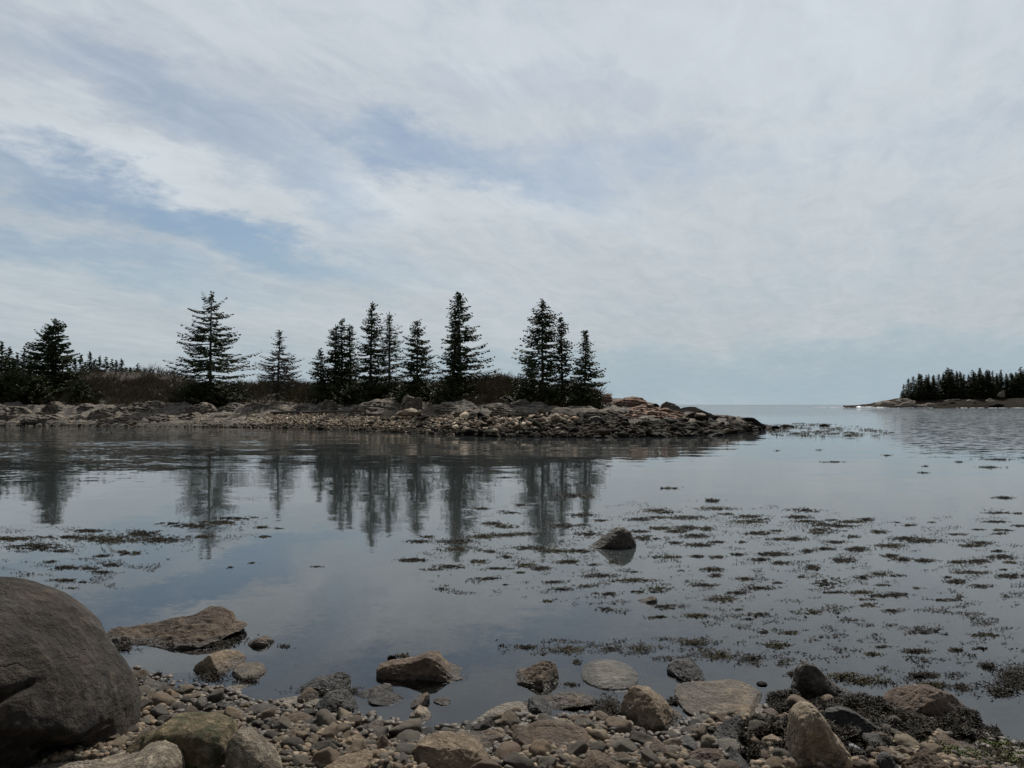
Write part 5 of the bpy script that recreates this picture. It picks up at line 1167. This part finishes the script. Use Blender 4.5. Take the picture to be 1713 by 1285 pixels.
names = {0: 'short outermost tree at the left tip of the far headland wood', 10: 'tallest sharp tree top of the far headland wood', 18: 'pointed tree top right of the middle of the far headland wood', 28: 'sharp tree top at the right edge of the far headland wood'}
for i, (px, ty) in enumerate(tops):
    for q in range(4):
        if q and random.random() < .12: continue
        x_ = px + (0 if q == 0 else random.uniform(-5, 5)); ty_ = ty + (0 if q == 0 else random.uniform(2, 14) + (6 if px < 1530 else 0))
        Y = FY + random.uniform(22, 32) + (0 if q == 0 else random.uniform(0, 14)); by = np.interp(x_, fx, ftop)
        B = on_y(x_, by, Y); T = on_y(x_, ty_, Y); s = (T[2] - B[2] + 1.5) / 8
        lb = names.get(i) if q == 0 else None
        put_tree((i + q * 2) % 6, (B[0], Y, B[2] - .6), s, random.uniform(1.2, 1.7), lb or 'dark spruce standing in the close wood on the far headland', 'wood on the far headland', random.uniform(0, 6.28))
# pale boulder showing in the far trees, and surf
hero('boulder', 'boulder', 'pale rock face showing between the trees of the far headland', 'ledge', 1669, 1683, 663, 665, [(1672, 658), (1676, 654), (1682, 653)], cuts=7, sub=4, dist=FY + 15, depth=.5, amp=.2)
hero('boulder', 'boulder', 'low dark islet stone at the left tip of the far headland', 'black', 1415, 1442, 680, 681, [(1420, 678.4), (1435, 677.4)], cuts=3, sub=4, dist=FY + 40, depth=.8)
HD = [('pink brown ledge step at the left end of the far headland', 'ledge', 1462, 1500, 679, [(1468, 674), (1484, 670), (1497, 669)], 6),
      ('upper brown ledge lip of the far headland under the first trees', 'ledge', 1492, 1530, 675, [(1497, 669), (1512, 666), (1526, 668)], 14),
      ('long brown ledge shelf low on the far headland', 'ledge', 1482, 1548, 681, [(1490, 677), (1515, 674), (1540, 676)], 4),
      ('reddish ledge nose of the far headland beside the dark rocks', 'ledge', 1536, 1572, 681, [(1542, 675), (1555, 673), (1568, 677)], 6),
      ('dark rock band below the middle of the far wood', 'black', 1560, 1612, 682, [(1568, 675), (1590, 672), (1606, 674)], 5),
      ('dark ledge bump right of the dark rock band', 'black', 1605, 1648, 682, [(1611, 676), (1628, 672), (1642, 675)], 4),
      ('brown scree below the pale rock face of the far headland', 'ledge', 1636, 1672, 676, [(1642, 669), (1655, 665), (1668, 668)], 12),
      ('dark low rocks near the right edge of the far shore', 'black', 1655, 1694, 682.5, [(1662, 677), (1676, 674), (1688, 677)], 0),
      ('grey brown ledge at the right edge of the far shore', 'ledge', 1684, 1735, 682, [(1692, 674), (1710, 670), (1728, 672)], 2),
      ('brown ledge behind the dark rock band of the far shore', 'ledge', 1575, 1640, 676, [(1585, 671), (1610, 669), (1632, 670)], 13)]
for (lb, mt, xl, xr, yb_, top, back) in HD:
    hero('rock_ledge', 'rock ledge', lb, mt, xl, xr, yb_, yb_ + 1, top, cuts=8, p=4.2, sub=5, dist=FY + back, depth=.6, amp=.2)

def foam(label, px0, px1, py, seed, hgt=.35, n=60, thick=1.0, Y=None):
    n *= 5
    rs = np.random.default_rng(seed); q = []
    for i in range(n):
        px = rs.uniform(px0, px1)
        if mnoise.noise(Vector((px * .11, seed * 3.3, 0))) + .4 * mnoise.noise(Vector((px * .5, seed, 0))) < rs.uniform(-.45, .5): continue
        P = on_z(px, py + rs.normal(0, .25) * thick, 0)
        if Y: yy = Y + rs.normal(0, 1.5); P = np.array([lat(px) * yy, yy, 0])
        q.append((P[0], P[1], 0, rs.uniform(.25, 1.0) * hgt * 1.7))
    o = stones('sea_foam', M['foam'], np.array(q), 1, flat=(.12, .4), tilt=.1, seed=seed)
    tag(o, label, 'surf', kind='stuff')
foam('white surf breaking at the left foot of the far headland', 1436, 1478, 680.2, 1, 1.15, 150, Y=360)
foam('white surf line left of the far headland', 1365, 1420, 680.0, 2, .5, 70, Y=385)
foam('white surf below the far headland ledges', 1476, 1560, 682.0, 3, .22, 90, Y=361)
foam('white surf at the right foot of the far headland', 1600, 1730, 682.8, 4, .34, 160, Y=352)
foam('small breaking crest on the open water between point and headland', 1378, 1400, 697.2, 5, .045, 20, .4)
foam('white wash at the tip of the island point', 1274, 1296, 716.5, 6, .03, 30, 1.2)
